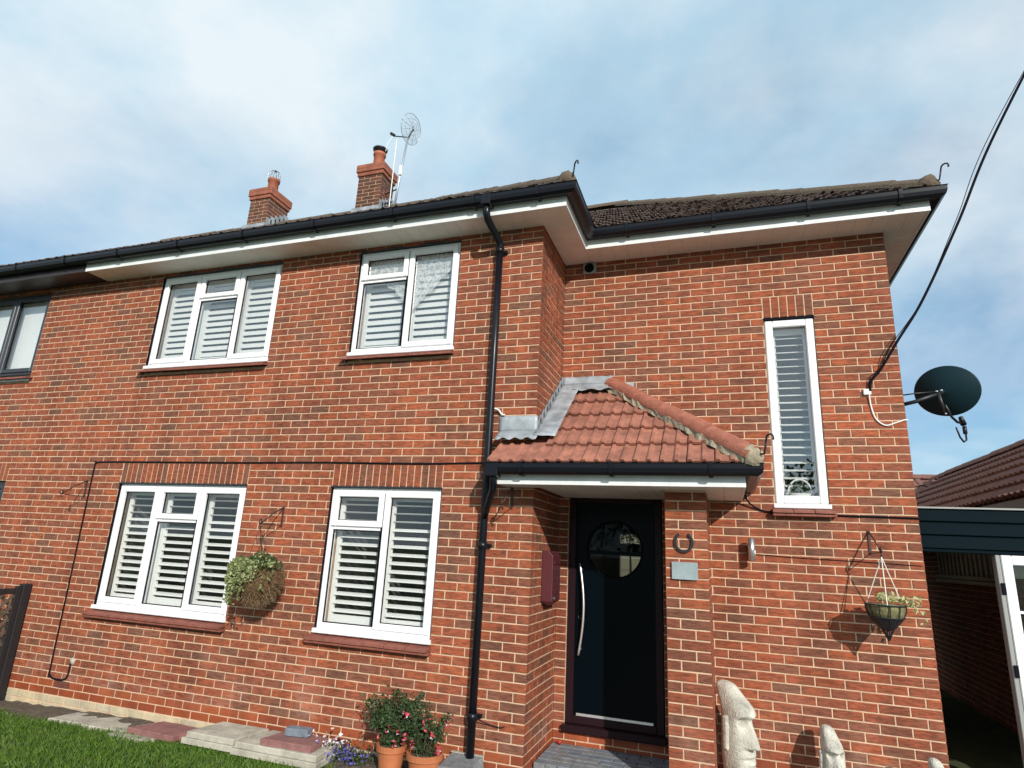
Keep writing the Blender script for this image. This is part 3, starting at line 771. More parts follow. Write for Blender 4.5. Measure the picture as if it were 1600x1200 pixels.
# mortar bedding at hip ends
for (x, y) in ((3.45, .565), (.31, -.31)):
    mb = MB().lathe([(0, -.06), (.085, -.055), (.10, .0), (.085, .05), (.05, .085), (0, .1)], x, y, EZ+.045, 10)
    mb.v = [(a+random.uniform(-.012, .012), b+random.uniform(-.012, .012), c+random.uniform(-.01, .01)) for a, b, c in mb.v]
    mb.build('hip_mortar', 'mossridge', RF, smooth=True)

# ---------------------------------------------------------------- chimneys
def chimney(par, x0, x1, y0, y1, zb, zt, cowl):
    body = MB().box(x0+.006, x1-.006, y0+.006, y1-.006, zb, zt).build('chimney', 'mortar', par)
    jm = MB(); jc = MB()
    def course(mb, X0, X1, Y0, Y1, z, k, h=.065):
        for (o, u, nrm, L) in ((Vector((X0, Y0, 0)), Vector((1, 0, 0)), Vector((0, 1, 0)), X1-X0), (Vector((X1, Y0, 0)), Vector((0, 1, 0)), Vector((-1, 0, 0)), Y1-Y0), (Vector((X0, Y0, 0)), Vector((0, 1, 0)), Vector((1, 0, 0)), Y1-Y0)):
            nb_ = max(1, round(L/.225)); w_ = L/nb_; u0 = -(k % 2)*w_/2
            while u0 < L-.001:
                a, b = max(0, u0), min(L, u0+w_)
                if b-a > .03:
                    c = o+u*((a+b)/2)+Vector((0, 0, z+h/2)); fr = Matrix((nrm.cross(Vector((0, 0, 1))), nrm, Vector((0, 0, 1)))).transposed()
                    v, f = brick_shape(b-a-.01, h, .03); mb.add([fr @ Vector(p)+c for p in v], f)
                u0 += w_
    k = 0; z = zb+.005
    while z < zt-.03: course(jm, x0, x1, y0, y1, z, k); z += .075; k += 1
    jm.build('brickwork', 'chimneyb_i', body, kind='stuff')
    for i, (e, hh_) in enumerate(((.022, .075), (.042, .15))):
        z = zt+(.0, .075)[i]
        MB().box(x0-e+.004, x1+e-.004, y0-e+.004, y1+e-.004, z, z+hh_).build('cap_course', 'mortar' if 0 else 'capb_o', body)
        course(jc, x0-e, x1+e, y0-e, y1+e, z+.004, i, .066)
        if i: course(jc, x0-e, x1+e, y0-e, y1+e, z+.079, i+1, .066)
    jc.build('cap_brickwork', 'capb_i', body, kind='stuff')
    cx, cyy = (x0+x1)/2, (y0+y1)/2; zt2 = zt+.225
    MB().lathe([(.19, zt2), (.15, zt2+.05), (.12, zt2+.075)], cx, cyy, 0, 16).build('flaunching', 'cement', body, smooth=True)
    MB().lathe([(.105, zt2+.02), (.10, zt2+.31), (.118, zt2+.32), (.118, zt2+.37), (.10, zt2+.38), (.085, zt2+.38), (.085, zt2+.1)], cx, cyy, 0, 20).build('chimney_pot', 'capb_o', body, smooth=True)
    z3 = zt2+.38
    if cowl:
        MB().lathe([(.06, z3-.02), (.07, z3+.03), (.135, z3+.06), (.14, z3+.085), (.1, z3+.11), (0, z3+.118)], cx, cyy, 0, 20).build('cowl', 'iron', body, smooth=True)
        MB().lathe([(.108, z3-.05), (.108, z3-.02)], cx, cyy, 0, 20).build('clamp_band', 'steel', body)
    else:
        mb = MB()
        for t in range(6):
            a = math.pi*t/6; pts = [(cx+math.cos(a)*.13*math.cos(q), cyy+math.sin(a)*.13*math.cos(q), z3+.07+.13*math.sin(q)) for q in [R(-40+ (260*i/16)) for i in range(17)]]
            mb.tube(pts, .006, 5)
        mb.tube([(cx+.112*math.cos(q), cyy+.112*math.sin(q), z3+.06) for q in [2*math.pi*i/20 for i in range(21)]], .0035, 5)
        mb.build('wire_guard', 'galv', body, smooth=True)
    # lead flashing at the roof
    mb = MB()
    zf = EZ+SL*(y0+.37)
    mb.box(x0-.03, x1+.03, y0-.06, y0-.004, zf-.10, zf+.09)
    mb.build('lead_apron', 'lead', body)
    mb = MB()
    for i in range(5):
        y = y0+i*(y1-y0)/5; zz = EZ+SL*(y+.37); mb.box(x1+.001, x1+.012, y, y+(y1-y0)/5+.03, zz-.1, zz+.24)
    mb.build('step_flashing', 'lead', body)
chimney(HOUSE, -4.56, -4.06, 3.12, 3.54, 6.9, 8.38, True)
chimney(HOUSE, -6.95, -6.49, 3.06, 3.60, 6.9, 8.22, False)

# ---------------------------------------------------------------- porch roof
PE = Vector((0, -.36, 2.575)); PS = .75; psd = Vector((0, 1, PS)).normalized(); pcs = 1/math.sqrt(1+PS*PS); PXR = 1.80
pn = Vector((1, 0, 0)).cross(psd).normalized()
if pn.z < 0: pn = -pn
zw = PE.z+PS*1.26
core = MB().add([(-.29, -.345, 2.56), (PXR-.03, -.345, 2.56), (.54, .898, zw-.03), (.006, .898, zw-.03), (.006, 0, PE.z+PS*.36-.02), (-.29, 0, PE.z+PS*.36-.02), (PXR-.03, .898, 2.56), (-.29, -.003, 2.5), (-.29, -.345, 2.5), (PXR-.03, -.345, 2.5), (PXR-.03, .898, 2.5), (.006, .898, 2.5)],
    [(0, 1, 2, 3, 4, 5), (1, 6, 2), (0, 8, 9, 1), (1, 9, 10, 6), (5, 7, 8, 0)])
PR = core.build('porch_roof', 'porchtile', HOUSE)
TW = .205; G_ = .312; prof = [(0, .010), (.04, .016), (.14, .016), (.18, .003), (.21, .0), (.48, .0), (.51, .010), (.55, .016), (.65, .016), (.69, .003), (.72, 0), (.965, 0)]
import bmesh
hipn = Vector((1, 1, 0)).normalized()       # keep points with (x+y) below the hip line
def clipmesh(vs, fs, planes):
    bm = bmesh.new(); vv = [bm.verts.new(v) for v in vs]
    for f in fs: bm.faces.new([vv[i] for i in f])
    for co, no_ in planes:
        bmesh.ops.bisect_plane(bm, geom=bm.verts[:]+bm.edges[:]+bm.faces[:], plane_co=co, plane_no=no_, clear_outer=True)
    me = bpy.data.meshes.new('roof_tile'); bm.to_mesh(me); n_ = len(me.polygons); bm.free(); return me if n_ else None
def porch_slope(O, ud, sd, nn, u0, cols, rows, planes):
    k = len(prof)
    for c in range(rows):
        s0 = c*G_
        for i in range(cols):
            a = u0+i*TW; lift = .036+random.uniform(-.003, .003); vs = []; sj = random.uniform(-.004, .004)
            for (s_, l) in ((s0-.02+sj, lift), (s0+G_+.03, .004)):
                for (pu, ph) in prof: vs.append(O+ud*(a+pu*TW)+sd*s_+nn*(ph+l))
            for (pu, ph) in prof: vs.append(O+ud*(a+pu*TW)+sd*(s0-.017+sj)+nn*(ph+lift-.022))
            fs = [(j, j+1, k+j+1, k+j) for j in range(k-1)]+[(j+1, j, 2*k+j, 2*k+j+1) for j in range(k-1)]+[(0, k, 2*k), (k-1, 3*k-1, 2*k-1)]
            me = clipmesh(vs, fs, planes(c))
            if me: mk('roof_tile', me, 'porchtile', PR)
hipco = Vector((PXR, -.36, 0))
def fplanes(c):
    pl = [(hipco, hipn), (Vector((0, .86, 0)), Vector((0, 1, 0)))]
    if c == 0: pl += [(Vector((-.30, 0, 0)), Vector((-1, 0, 0)))]
    else: pl += [(Vector((.14, 0, 0)), Vector((-1, 0, 0)))]
    return pl
porch_slope(PE, Vector((1, 0, 0)), psd, pn, -.31, 11, 5, fplanes)
ps2 = Vector((-1, 0, PS)).normalized(); pn2 = Vector((PS, 0, 1)).normalized()
porch_slope(Vector((PXR, 0, 2.575)), Vector((0, 1, 0)), ps2, pn2, -.37, 7, 5, lambda c: [(hipco, -hipn), (Vector((0, .895, 0)), Vector((0, 1, 0)))])
# hip: cement bedding and round hip tiles
h0 = Vector((PXR+.0, -.36, 2.60)); h1 = Vector((.53, .91, 2.60+PS*1.27))
mb = MB(); kk = 40; d = (h1-h0); sdv2 = Vector((1, 1, 0)).normalized()
for i in range(kk+1):
    p = h0+d*(i/kk)
    for s_, z in ((-.098, -.035), (-.086, .022), (0, .05), (.086, .022), (.098, -.035)):
        mb.v.append(tuple(p+sdv2*(s_+random.uniform(-.012, .012))+Vector((0, 0, z+random.uniform(-.008, .008)))))
for i in range(kk):
    for j in range(4): mb.f.append((i*5+j, i*5+j+1, (i+1)*5+j+1, (i+1)*5+j))
mb.build('hip_bedding', 'cement', PR)
ridge_run(h0+Vector((0.0, 0, .03)), h1+Vector((0, 0, .03)), .09, PR, 'hiptile', .45, 'hip_tile', 13, .1)
mb = MB().lathe([(0, -.07), (.08, -.06), (.092, .0), (.085, .06), (.05, .095), (0, .105)], h0.x-.01, h0.y+.01, h0.z+.02, 12)
mb.v = [(a+random.uniform(-.01, .01), b+random.uniform(-.01, .01), c+random.uniform(-.01, .01)) for a, b, c in mb.v]
mb.build('hip_mortar', 'cement', PR, smooth=True)
hook((PXR+.055, -.415, 2.64), (1, -1, 0), PR, .14)
# lead flashings
def sheet(fn, nu, nv, name, par, material='lead', th=0):
    mb = MB()
    for i in range(nu+1):
        for j in range(nv+1): mb.v.append(fn(i/nu, j/nv))
    for i in range(nu):
        for j in range(nv): mb.f.append((i*(nv+1)+j, (i+1)*(nv+1)+j, (i+1)*(nv+1)+j+1, i*(nv+1)+j+1))
    o = mb.build(name, material, par, smooth=True)
    if th: sm = o.modifiers.new('solid', 'SOLIDIFY'); sm.thickness = th
    return o
rz = lambda y: PE.z+PS*(y+.36)+.075
jit = lambda a: random.uniform(-a, a)
sheet(lambda u, v: (-.355+.37*u, -.008+jit(.002), rz(0)-.01+.155*v+jit(.001)), 10, 4, 'upstand_flashing', PR, th=.003)
sheet(lambda u, v: (-.345+.39*u, -.004-.135*v, rz(-.135*v)+.01+jit(.0015)-.012*(v > .9)*math.sin(u*22)), 16, 5, 'apron_flashing', PR, th=.003)
sheet(lambda u, v: (.008+.20*v+jit(.003), -.1+.98*u, rz(-.1+.98*u)+.02-.008*v+jit(.002)), 26, 6, 'valley_flashing', PR, th=.003)
for i in range(9):     # stepped flashing up the return
    y = -.0+i*.1
    mb = MB().add([(.009, y, rz(y)-.02), (.009, y+.13, rz(y+.13)-.02), (.009, y+.13, rz(y+.13)+.07), (.009, y+.10, rz(y+.1)+.10), (.009, y, rz(y)+.06)], [(0, 1, 2, 3, 4)])
    o = mb.build('step_flashing', 'lead', PR); sm = o.modifiers.new('solid', 'SOLIDIFY'); sm.thickness = .004; sm.offset = -1
sheet(lambda u, v: (.01+.52*u, .893+jit(.002), rz(.88)-.06+.16*v+jit(.003)), 14, 4, 'head_flashing', PR, th=.003)
sheet(lambda u, v: (.03+.56*u, .89-.14*v, rz(.89-.14*v)+.015+jit(.003)-.012*(v > .85)*math.sin(u*20)), 16, 4, 'head_apron', PR, th=.003)
for i in range(5):      # stepped pieces right of the hip
    x = .60+i*.12; z = rz(.9)-PS*(x-.53)-.005
    MB().box(x-.04, x+.16, .887, .8965, z-.02, z+.055-.006*i).build('step_flashing', 'lead', PR)
# fascia, soffit, gutter of the porch
PFZ = 2.41
PF = [(-.235, -.30), (1.745, -.30), (1.745, .896)]
sweep(PF, [(0, PFZ), (0, PFZ+.115), (-.018, PFZ+.115), (-.018, PFZ)]).build('porch_fascia', 'fascia', PR)
MB().box(-.235, -.217, -.285, -.003, PFZ, PFZ+.10).build('porch_fascia_end', 'fascia', PR)
GP2 = [(o, z-FZ+PFZ-.005) for (o, z) in GPROF]
pg = sweep([(-.31, -.30), (1.755, -.30), (1.755, .89)], GP2).build('porch_gutter', 'blackpvc', PR)
for x in (.0, .75, 1.5): gclip(x, -.30, 1, 0, PFZ-.005, pg)
ps = MB().box(-.215, 1.727, -.282, -.002, PFZ+.014, PFZ+.02).box(.004, 1.727, 0, .895, PFZ+.034, PFZ+.04).build('porch_soffit', 'soffitm', PR)
for i in range(14):
    x0 = -.213+i*.1386
    MB().box(x0+.001, x0+.1376, -.281, -.004 if x0 < -.01 else .893, PFZ+.003, PFZ+.010, .0015).build('soffit_board', 'soffitm', ps)
# ---------------------------------------------------------------- downpipes
def pipe(pts, r, name, par, material='blackpvc', n=14):
    return MB().tube(pts, r, n).build(name, material, par, smooth=True)
dp = pipe([(-.425, -.068, 4.80), (-.425, -.068, 3.6), (-.425, -.068, 2.4), (-.425, -.068, .22)], .034, 'downpipe', HOUSE)
pipe([(-.47, -.372, 5.10), (-.47, -.372, 4.99), (-.465, -.34, 4.94), (-.43, -.10, 4.83), (-.425, -.07, 4.79), (-.425, -.068, 4.74)], .036, 'swan_neck', dp)
MB().box(-.52, -.42, -.43, -.315, 5.06, 5.18, .008).build('gutter_outlet', 'blackpvc', dp)
for z in (4.74, 2.62, 1.9, .55):
    MB().lathe([(.036, z-.03), (.043, z-.028), (.043, z+.028), (.036, z+.03)], -.425, -.068, 0, 16).build('pipe_socket', 'blackpvc', dp, smooth=True)
    MB().box(-.49, -.36, -.035, -.001, z-.016, z+.016, .004).build('pipe_clip', 'blackpvc', dp)
pipe([(-.25, -.36, 2.50), (-.25, -.36, 2.44), (-.27, -.30, 2.37), (-.385, -.12, 2.22), (-.42, -.075, 2.14)], .03, 'porch_branch_pipe', dp)
MB().box(-.315, -.20, -.415, -.31, 2.46, 2.585, .008).build('porch_outlet', 'blackpvc', dp)

# ---------------------------------------------------------------- front door
DR = MB(); ring(DR, .112, 1.012, .36, 2.44, .07, .918, .985, .006)
DR.box(.09, 1.034, .845, .985, .30, .3595, .008)
DOOR = DR.build('door_frame', 'doorframe', HOUSE)
# slab with a round hole: frame of quads between circle and rectangle
cx, cz, rr = .56, 1.925, .262; x0, x1, z0, z1 = .184, .94, .43, 2.368
mb = MB(); n = 48; out = []
for i in range(n):
    t = 2*math.pi*i/n; dx, dz = math.cos(t), math.sin(t)
    k = min([(x1-cx)/dx if dx > 1e-9 else 1e9, (x0-cx)/dx if dx < -1e-9 else 1e9, (z1-cz)/dz if dz > 1e-9 else 1e9, (z0-cz)/dz if dz < -1e-9 else 1e9])
    mb.v += [(cx+rr*dx, .936, cz+rr*dz), (cx+k*dx, .936, cz+k*dz), (cx+rr*dx, .976, cz+rr*dz)]
for i in range(n):
    j = (i+1) % n; mb.f += [(3*i, 3*i+1, 3*j+1, 3*j), (3*i+2, 3*i, 3*j, 3*j+2)]
for (ex, ez, fn) in ((x1, z1, 0), (x0, z1, 1), (x0, z0, 2), (x1, z0, 3)):
    a = [(i, mb.v[3*i+1]) for i in range(n)]
    near = sorted(a, key=lambda q: (q[1][0]-ex)**2+(q[1][2]-ez)**2)
    onx = [q for q in near if abs(q[1][0]-ex) < 1e-6][0]; onz = [q for q in near if abs(q[1][2]-ez) < 1e-6][0]
    vi = len(mb.v); mb.v.append((ex, .936, ez)); mb.f.append((3*onx[0]+1, vi, 3*onz[0]+1))
slab = mb.build('door_leaf', 'door', HOUSE)
MB().tube([(cx+(rr+.004)*math.cos(2*math.pi*i/40), .934, cz+(rr+.004)*math.sin(2*math.pi*i/40)) for i in range(41)], .010, 6).build('glazing_ring', 'door', slab, smooth=True)
mb = MB().lathe([(0, 0), (rr-.004, 0)], 0, 0, 0, 40, Matrix.Rotation(R(90), 3, 'X')); mb.v = [(x+cx, y+.957, z+cz) for x, y, z in mb.v]; mb.build('round_pane', 'doorglass', slab)
MB().box(cx-rr, cx+rr, .948, .956, cz-.05, cz-.012).build('glazing_bar', 'door', slab)
MB().box(.21, .915, .926, .9355, .425, .452, .003).build('weather_bar', 'chrome', slab)
pts = [(.228+.05*math.sin(math.pi*i/20), .905-.03*math.sin(math.pi*i/20), .95+.83*i/20) for i in range(21)]
MB().tube(pts, .011, 8).build('bow_handle', 'chrome', slab, smooth=True)
for z_ in (1.0, 1.72): MB().box(.236, .250, .895, .936, z_, z_+.014).build('handle_post', 'chrome', slab)
MB().lathe([(0, -.012), (.016, -.012), (.018, 0)], .232, .93, 1.29, 14, Matrix.Rotation(R(90), 3, 'X')).build('lock_cylinder', 'chrome', slab)
# hallway behind, with a rear window looking onto the garden
hw = MB(); x0, x1, y0, y1, zz0, zz1 = -.62, 1.15, 1.108, 6.78, .2, 2.56
hw.box(x0-.03, x0, y0, y1, zz0, zz1).box(x1, x1+.03, y0, y1, zz0, zz1).box(x0, x1, y0, y1, zz0-.03, zz0).box(x0, x1, y0, y1, zz1, zz1+.03)
hw.box(x0, -.31, y1-.03, y1, zz0, zz1).box(.11, x1, y1-.03, y1, zz0, zz1).box(-.31, .11, y1-.03, y1, zz0, 1.5).box(-.31, .11, y1-.03, y1, 2.27, zz1).box(-.31, .11, y1-.03, y1, 1.87, 2.1)
hw.build('hallway_lining', 'room', HOUSE)

# ---------------------------------------------------------------- door step
ST = thing('door_step', 'grey block paved step below the black front door', 'step', (.55, .6, 0))
MB().box(.012, 1.11, .27, .888, .09, .165).build('step_base', 'greyblock', ST)
blocks = {}
def blockmesh(w, d, h, material):
    key = (w, d, material)
    if key not in blocks:
        mb = MB().box(-w/2, w/2, -d/2, d/2, 0, h, .006); me = bpy.data.meshes.new('paving_block'); me.from_pydata(mb.v, [], mb.f); me.materials.append(M[material]); blocks[key] = me
    return blocks[key]
y = .865-.05; r_ = 0
while y > .3:
    x = .015-(r_ % 2)*.1
    while x < 1.1:
        a, b = max(x, .015), min(x+.196, 1.105)
        if b-a > .04:
            mb = MB().box(a, b, y-.048, y+.048, .166, .202+random.uniform(-.002, .002), .005); mb.build('paving_block', random.choice(['greyblock', 'greyblock', 'bluegrey', 'slab' if random.random() < .15 else 'greyblock']), ST)
        x += .2
    y -= .1; r_ += 1
x = .015
while x < 1.1:
    MB().box(x, min(x+.096, 1.105), .24, .268, .09, .203, .006).build('edging_block', random.choice(['greyblock', 'bluegrey']), ST); x += .1
tag(MB().lathe([(0, -.022), (.015, -.017), (.022, 0), (.015, .017), (0, .022)], .095, .80, .226, 14).build('ball', 'redball', smooth=True), 'small red ball on the corner of the grey door step', 'ball')

# ---------------------------------------------------------------- letter box, plaque, horseshoe, wall light
LB = thing('letter_box', 'maroon metal letter box on the brick return beside the front door', 'letter box', (.05, .5, 1.65))
MB().add([(.004, .34, 1.45), (.105, .34, 1.45), (.105, .34, 1.84), (.06, .34, 1.885), (.004, .34, 1.885), (.004, .62, 1.45), (.105, .62, 1.45), (.105, .62, 1.84), (.06, .62, 1.885), (.004, .62, 1.885), (.055, .37, 1.41), (.055, .59, 1.41)],
    [(0, 1, 2, 3, 4), (9, 8, 7, 6, 5), (1, 6, 7, 2), (2, 7, 8, 3), (3, 8, 9, 4), (0, 5, 11, 10), (1, 10, 11, 6), (0, 10, 1), (5, 6, 11), (0, 4, 9, 5)]).build('case', 'maroon', LB, bevel=.004)
MB().box(.1055, .112, .37, .59, 1.765, 1.80, .002).build('flap', 'maroon', LB)
mb = MB()
for i in range(4): mb.box(.1055, .1105, .40, .56, 1.51+i*.055, 1.535+i*.055, .002)
mb.build('raised_panel', 'maroon', LB)
MB().lathe([(0, .012), (.011, .010), (.011, 0)], .106, .40, 1.475, 10, Matrix.Rotation(R(90), 3, 'Y')).build('lock', 'steel', LB)
hs = MB(); pts = []
for i in range(25):
    t = R(-58+296*i/24)+math.pi; t = R(119)+R(302)*i/24
    pts.append((1.268+.066*math.cos(t), -.012, 2.005-.004+.072*math.sin(t)))
for i in range(24):
    pass
o0 = len(hs.v)
for p in pts:
    c = Vector((1.268, -.012, 2.001)); d = (Vector(p)-c).normalized()
    for (a, b) in ((-.011, -.006), (.011, -.006), (.011, .006), (-.011, .006)): hs.v.append(tuple(Vector(p)+d*a+Vector((0, b, 0))))
for i in range(24):
    for k in range(4): hs.f.append((i*4+k, i*4+(k+1) % 4, (i+1)*4+(k+1) % 4, (i+1)*4+k))
hs.f += [(3, 2, 1, 0), (96, 97, 98, 99)]
tag(hs.build('horseshoe', 'iron', bevel=.002), 'dark iron horseshoe fixed on the pier above the glass plaque', 'horseshoe')
PL = thing('house_plaque', 'blank blue grey glass plaque on the brick pier beside the door', 'plaque', (1.27, 0, 1.78))
MB().box(1.172, 1.37, -.022, -.014, 1.716, 1.848, .002).build('plate', 'plaque', PL)
MB().lathe([(0, -.026), (.007, -.026), (.007, -.0)], 1.184, 0, 1.782, 8, Matrix.Identity(3)).build('spacer', 'steel', PL)
WL = thing('wall_light', 'brushed steel cylinder wall light on the wing wall right of the pier', 'wall light', (1.79, .9, 1.98))
MB().tube([(1.80, .80, 1.885), (1.80, .80, 2.08)], .03, 18).build('cylinder', 'steel', WL, smooth=True)
MB().box(1.765, 1.815, .83, .902, 1.93, 2.03, .004).build('mount', 'iron', WL)
MB().lathe([(0, -.03), (.02, -.028), (.024, 0)], 1.832, .80, 1.955, 12, Matrix.Rotation(R(90), 3, 'Y')).build('sensor', 'whitecable', WL, smooth=True)

# ---------------------------------------------------------------- cables
def cable(name, pts, r, material, label, cat='cable', n=6, sub_=6):
    P = [Vector(p) for p in pts]; out = []
    for i in range(len(P)-1):
        p0, p1, p2, p3 = P[max(i-1, 0)], P[i], P[i+1], P[min(i+2, len(P)-1)]
        for k in range(sub_):
            t = k/sub_; out.append(.5*((2*p1)+(-p0+p2)*t+(2*p0-5*p1+4*p2-p3)*t*t+(-p0+3*p1-3*p2+p3)*t**3))
    out.append(P[-1]); return tag(MB().tube(out, r, n).build(name, material, smooth=True), label, cat)
cable('wall_cable', [(-.46, -.006, 2.632), (-1.2, -.006, 2.622), (-2.2, -.006, 2.632), (-3.2, -.006, 2.628), (-4.3, -.006, 2.632), (-5.2, -.006, 2.634), (-5.36, -.007, 2.62), (-5.385, -.007, 2.55), (-5.37, -.007, 1.6), (-5.355, -.007, .45), (-5.34, -.007, .34), (-5.27, -.008, .312), (-5.13, -.008, .315), (-5.08, -.008, .36), (-5.075, -.008, .48)], .0085, 'gasket', 'black cable along the front wall above the ground floor windows')
cable('wall_cable', [(1.77, .80, 2.46), (1.80, .85, 2.40), (1.88, .89, 2.345), (2.02, .893, 2.318), (2.5, .893, 2.306), (2.9, .893, 2.303), (3.146, .893, 2.300)], .0085, 'gasket', 'black cable on the wing wall under the narrow window')
cable('wall_cable', [(1.83, .893, 1.945), (2.2, .893, 1.93), (2.6, .893, 1.925), (3.12, .893, 1.912)], .0028, 'gasket', 'thin black wire running from the wall light to the corner')
JB = MB().box(2.822, 2.885, .868, .899, 3.385, 3.44, .005).build('junction_box', 'whitecable'); tag(JB, 'small white cable junction box near the wing corner', 'junction box')
cable('white_cable', [(2.868, .875, 3.40), (2.872, .89, 3.30), (2.90, .892, 3.17), (2.97, .892, 3.105), (3.05, .892, 3.125), (3.12, .893, 3.15), (3.15, .90, 3.15)], .007, 'whitecable', 'white cable looping from the junction box to the house corner')
drop = [(6.5, -.9, 10.3), (4.95, .2, 7.45), (4.12, .74, 5.86), (3.72, .8, 4.97), (3.36, .8, 4.24), (3.13, .82, 3.87), (2.98, .86, 3.62), (2.90, .875, 3.52), (2.875, .872, 3.42)]
cable('overhead_cable', drop, .0115, 'gasket', 'black overhead cable coming down from the sky to the junction box', sub_=10)
cable('overhead_wire', [(p[0]-.02+.035*math.sin(i*2.2), p[1], p[2]+.04*math.cos(i*1.9)) for i, p in enumerate(drop[:-1])]+[(2.87, .872, 3.43)], .0035, 'gasket', 'thin wire twisted along the black overhead cable', sub_=10)
cable('bell_wire', [(-.40, -.10, .555), (-.30, -.02, .50), (-.20, -.012, .485), (-.165, -.012, .50)], .004, 'gasket', 'short thin wire from the downpipe foot to the wall')
cable('loose_wire', [(-.39, -.06, 3.13), (-.36, -.03, 3.12), (-.33, -.02, 3.08), (-.30, -.02, 3.075)], .009, 'whitecable', 'stub of white wire by the downpipe above the lead flashing')

# ---------------------------------------------------------------- satellite dish at the corner
SD = thing('satellite_dish', 'dark oval satellite dish on a bracket at the right corner of the house', 'satellite dish', (3.2, 1.05, 3.35))
cen = Vector((3.50, 1.06, 3.44)); ax = Vector((.55, .80, .27)).normalized()      # pointing away from the camera
q = ax.to_track_quat('Z', 'Y').to_matrix()
prof_ = [(0, .0)]+[(.06*i, .22*(.06*i)**2/.28) for i in range(1, 6)]
mb = MB().lathe([(.0001, 0), (.09, .008), (.17, .026), (.23, .048), (.268, .066), (.276, .070), (.272, .075), (.225, .055), (.16, .030), (.08, .012), (.0001, .005)], n=40, xf=q @ Matrix.Diagonal((.95, .83, 1)))
side = q @ Vector((1, 0, 0))
mb.v = [tuple(Vector(v)+cen) for v in mb.v]
mb.build('reflector', 'dish', SD, smooth=True)
MB().tube([(3.142, 1.04, 3.32), (3.26, 1.02, 3.345), (3.42, .99, 3.40)], .018, 10).build('arm', 'iron', SD, smooth=True)
MB().box(3.142, 3.152, 1.0, 1.1, 3.22, 3.40, .002).build('wall_plate', 'iron', SD)
back = cen-ax*.03
MB().tube([tuple(back), (3.42, .985, 3.40)], .02, 8).build('clamp', 'iron', SD)
MB().tube([(3.43, .985, 3.41), (3.455, 1.0, 3.30), (3.475, 1.04, 3.215)], .017, 8, .012).build('strut', 'iron', SD, smooth=True)
MB().lathe([(0, 0), (.012, 0), (.012, .01), (0, .012)], 3.415, .965, 3.415, 8).build('bolt', 'steel', SD)
MB().lathe([(0, 0), (.012, 0), (.012, .01), (0, .012)], 3.455, .975, 3.425, 8).build('bolt', 'steel', SD)
MB().lathe([(0, 0), (.009, 0), (.009, .01), (0, .012)], 3.475, 1.01, 3.22, 8).build('bolt', 'steel', SD)
MB().tube([(3.50, 1.08, 3.32), (3.56, 1.15, 3.225), (3.62, 1.22, 3.19), (3.70, 1.33, 3.20)], .011, 8).build('feed_arm', 'iron', SD, smooth=True)
MB().tube([(3.69, 1.30, 3.185), (3.66, 1.25, 3.24)], .026, 10, .02).tube([(3.70, 1.32, 3.17), (3.70, 1.32, 3.10)], .018, 8).build('receiver', 'iron', SD, smooth=True)
MB().tube([(3.70, 1.31, 3.10), (3.695, 1.3, 3.04), (3.66, 1.26, 3.015), (3.62, 1.21, 3.05), (3.585, 1.16, 3.13)], .008, 6).build('cable_loop', 'iron', SD, smooth=True)
MB().tube([(3.142, .95, 3.39), (3.25, .955, 3.405), (3.42, .975, 3.42)], .006, 6).build('feed_cable', 'iron', SD, smooth=True)

# ---------------------------------------------------------------- mesh aerial by the chimney
AE = thing('mesh_dish_aerial', 'see through mesh dish aerial on a thin pole beside the right chimney', 'aerial', (-3.72, 3.2, 7.6))
MB().tube([(-3.80, 3.2, 7.45), (-3.74, 3.2, 8.3), (-3.66, 3.2, 9.12)], .02, 8).build('pole', 'galv', AE, smooth=True)
MB().tube([(-3.86, 3.15, 7.45), (-3.86, 3.15, 9.08)], .009, 6).build('thin_mast', 'whitecable', AE)
ax = Vector((-.94, .13, .24)).normalized(); q = ax.to_track_quat('Z', 'Y').to_matrix(); cen = Vector((-3.56, 3.2, 9.28))
mb = MB()
for rr_ in (.275, .19, .11): mb.tube([tuple(cen+q @ Vector((rr_*math.cos(t), rr_*math.sin(t), .8*rr_*rr_))) for t in [2*math.pi*i/36 for i in range(37)]], .006 if rr_ > .25 else .003, 5)
for i in range(12):
    t = math.pi*2*i/12; mb.tube([tuple(cen+q @ Vector((r__*math.cos(t), r__*math.sin(t), .8*r__*r__))) for r__ in (.02, .11, .19, .275)], .0035, 4)
mb.build('dish_ribs', 'galv', AE, smooth=True)
mb = MB().lathe([(.01, .0), (.1, .008), (.19, .029), (.275, .060)], n=36, xf=q); mb.v = [tuple(Vector(v)+cen) for v in mb.v]; mb.build('dish_mesh', 'dishmesh', AE, smooth=True)
MB().tube([tuple(cen), (-3.66, 3.2, 9.1)], .016, 6).tube([(-3.66, 3.2, 9.12), tuple(cen+ax*.42+Vector((-.05, 0, -.12)))], .011, 6).tube([tuple(cen+ax*.40+Vector((-.05, 0, -.11))), tuple(cen+ax*.46+Vector((-.07, 0, -.06)))], .03, 8).build('feed_boom', 'iron', AE)
MB().box(-3.755, -3.70, 3.16, 3.2, 8.32, 8.52, .005).build('amplifier', 'whitecable', AE)
MB().tube([tuple(cen+ax*.42+Vector((-.05, 0, -.12))), (-3.98, 3.05, 8.95), (-4.0, 3.05, 8.78)], .005, 5).build('dangling_cable', 'whitecable', AE)
MB().tube([(-3.85, 3.2, 7.8), (-4.09, 3.3, 7.85)], .014, 6).tube([(-3.77, 3.2, 8.05), (-4.09, 3.3, 8.05)], .014, 6).build('bracket', 'iron', AE)

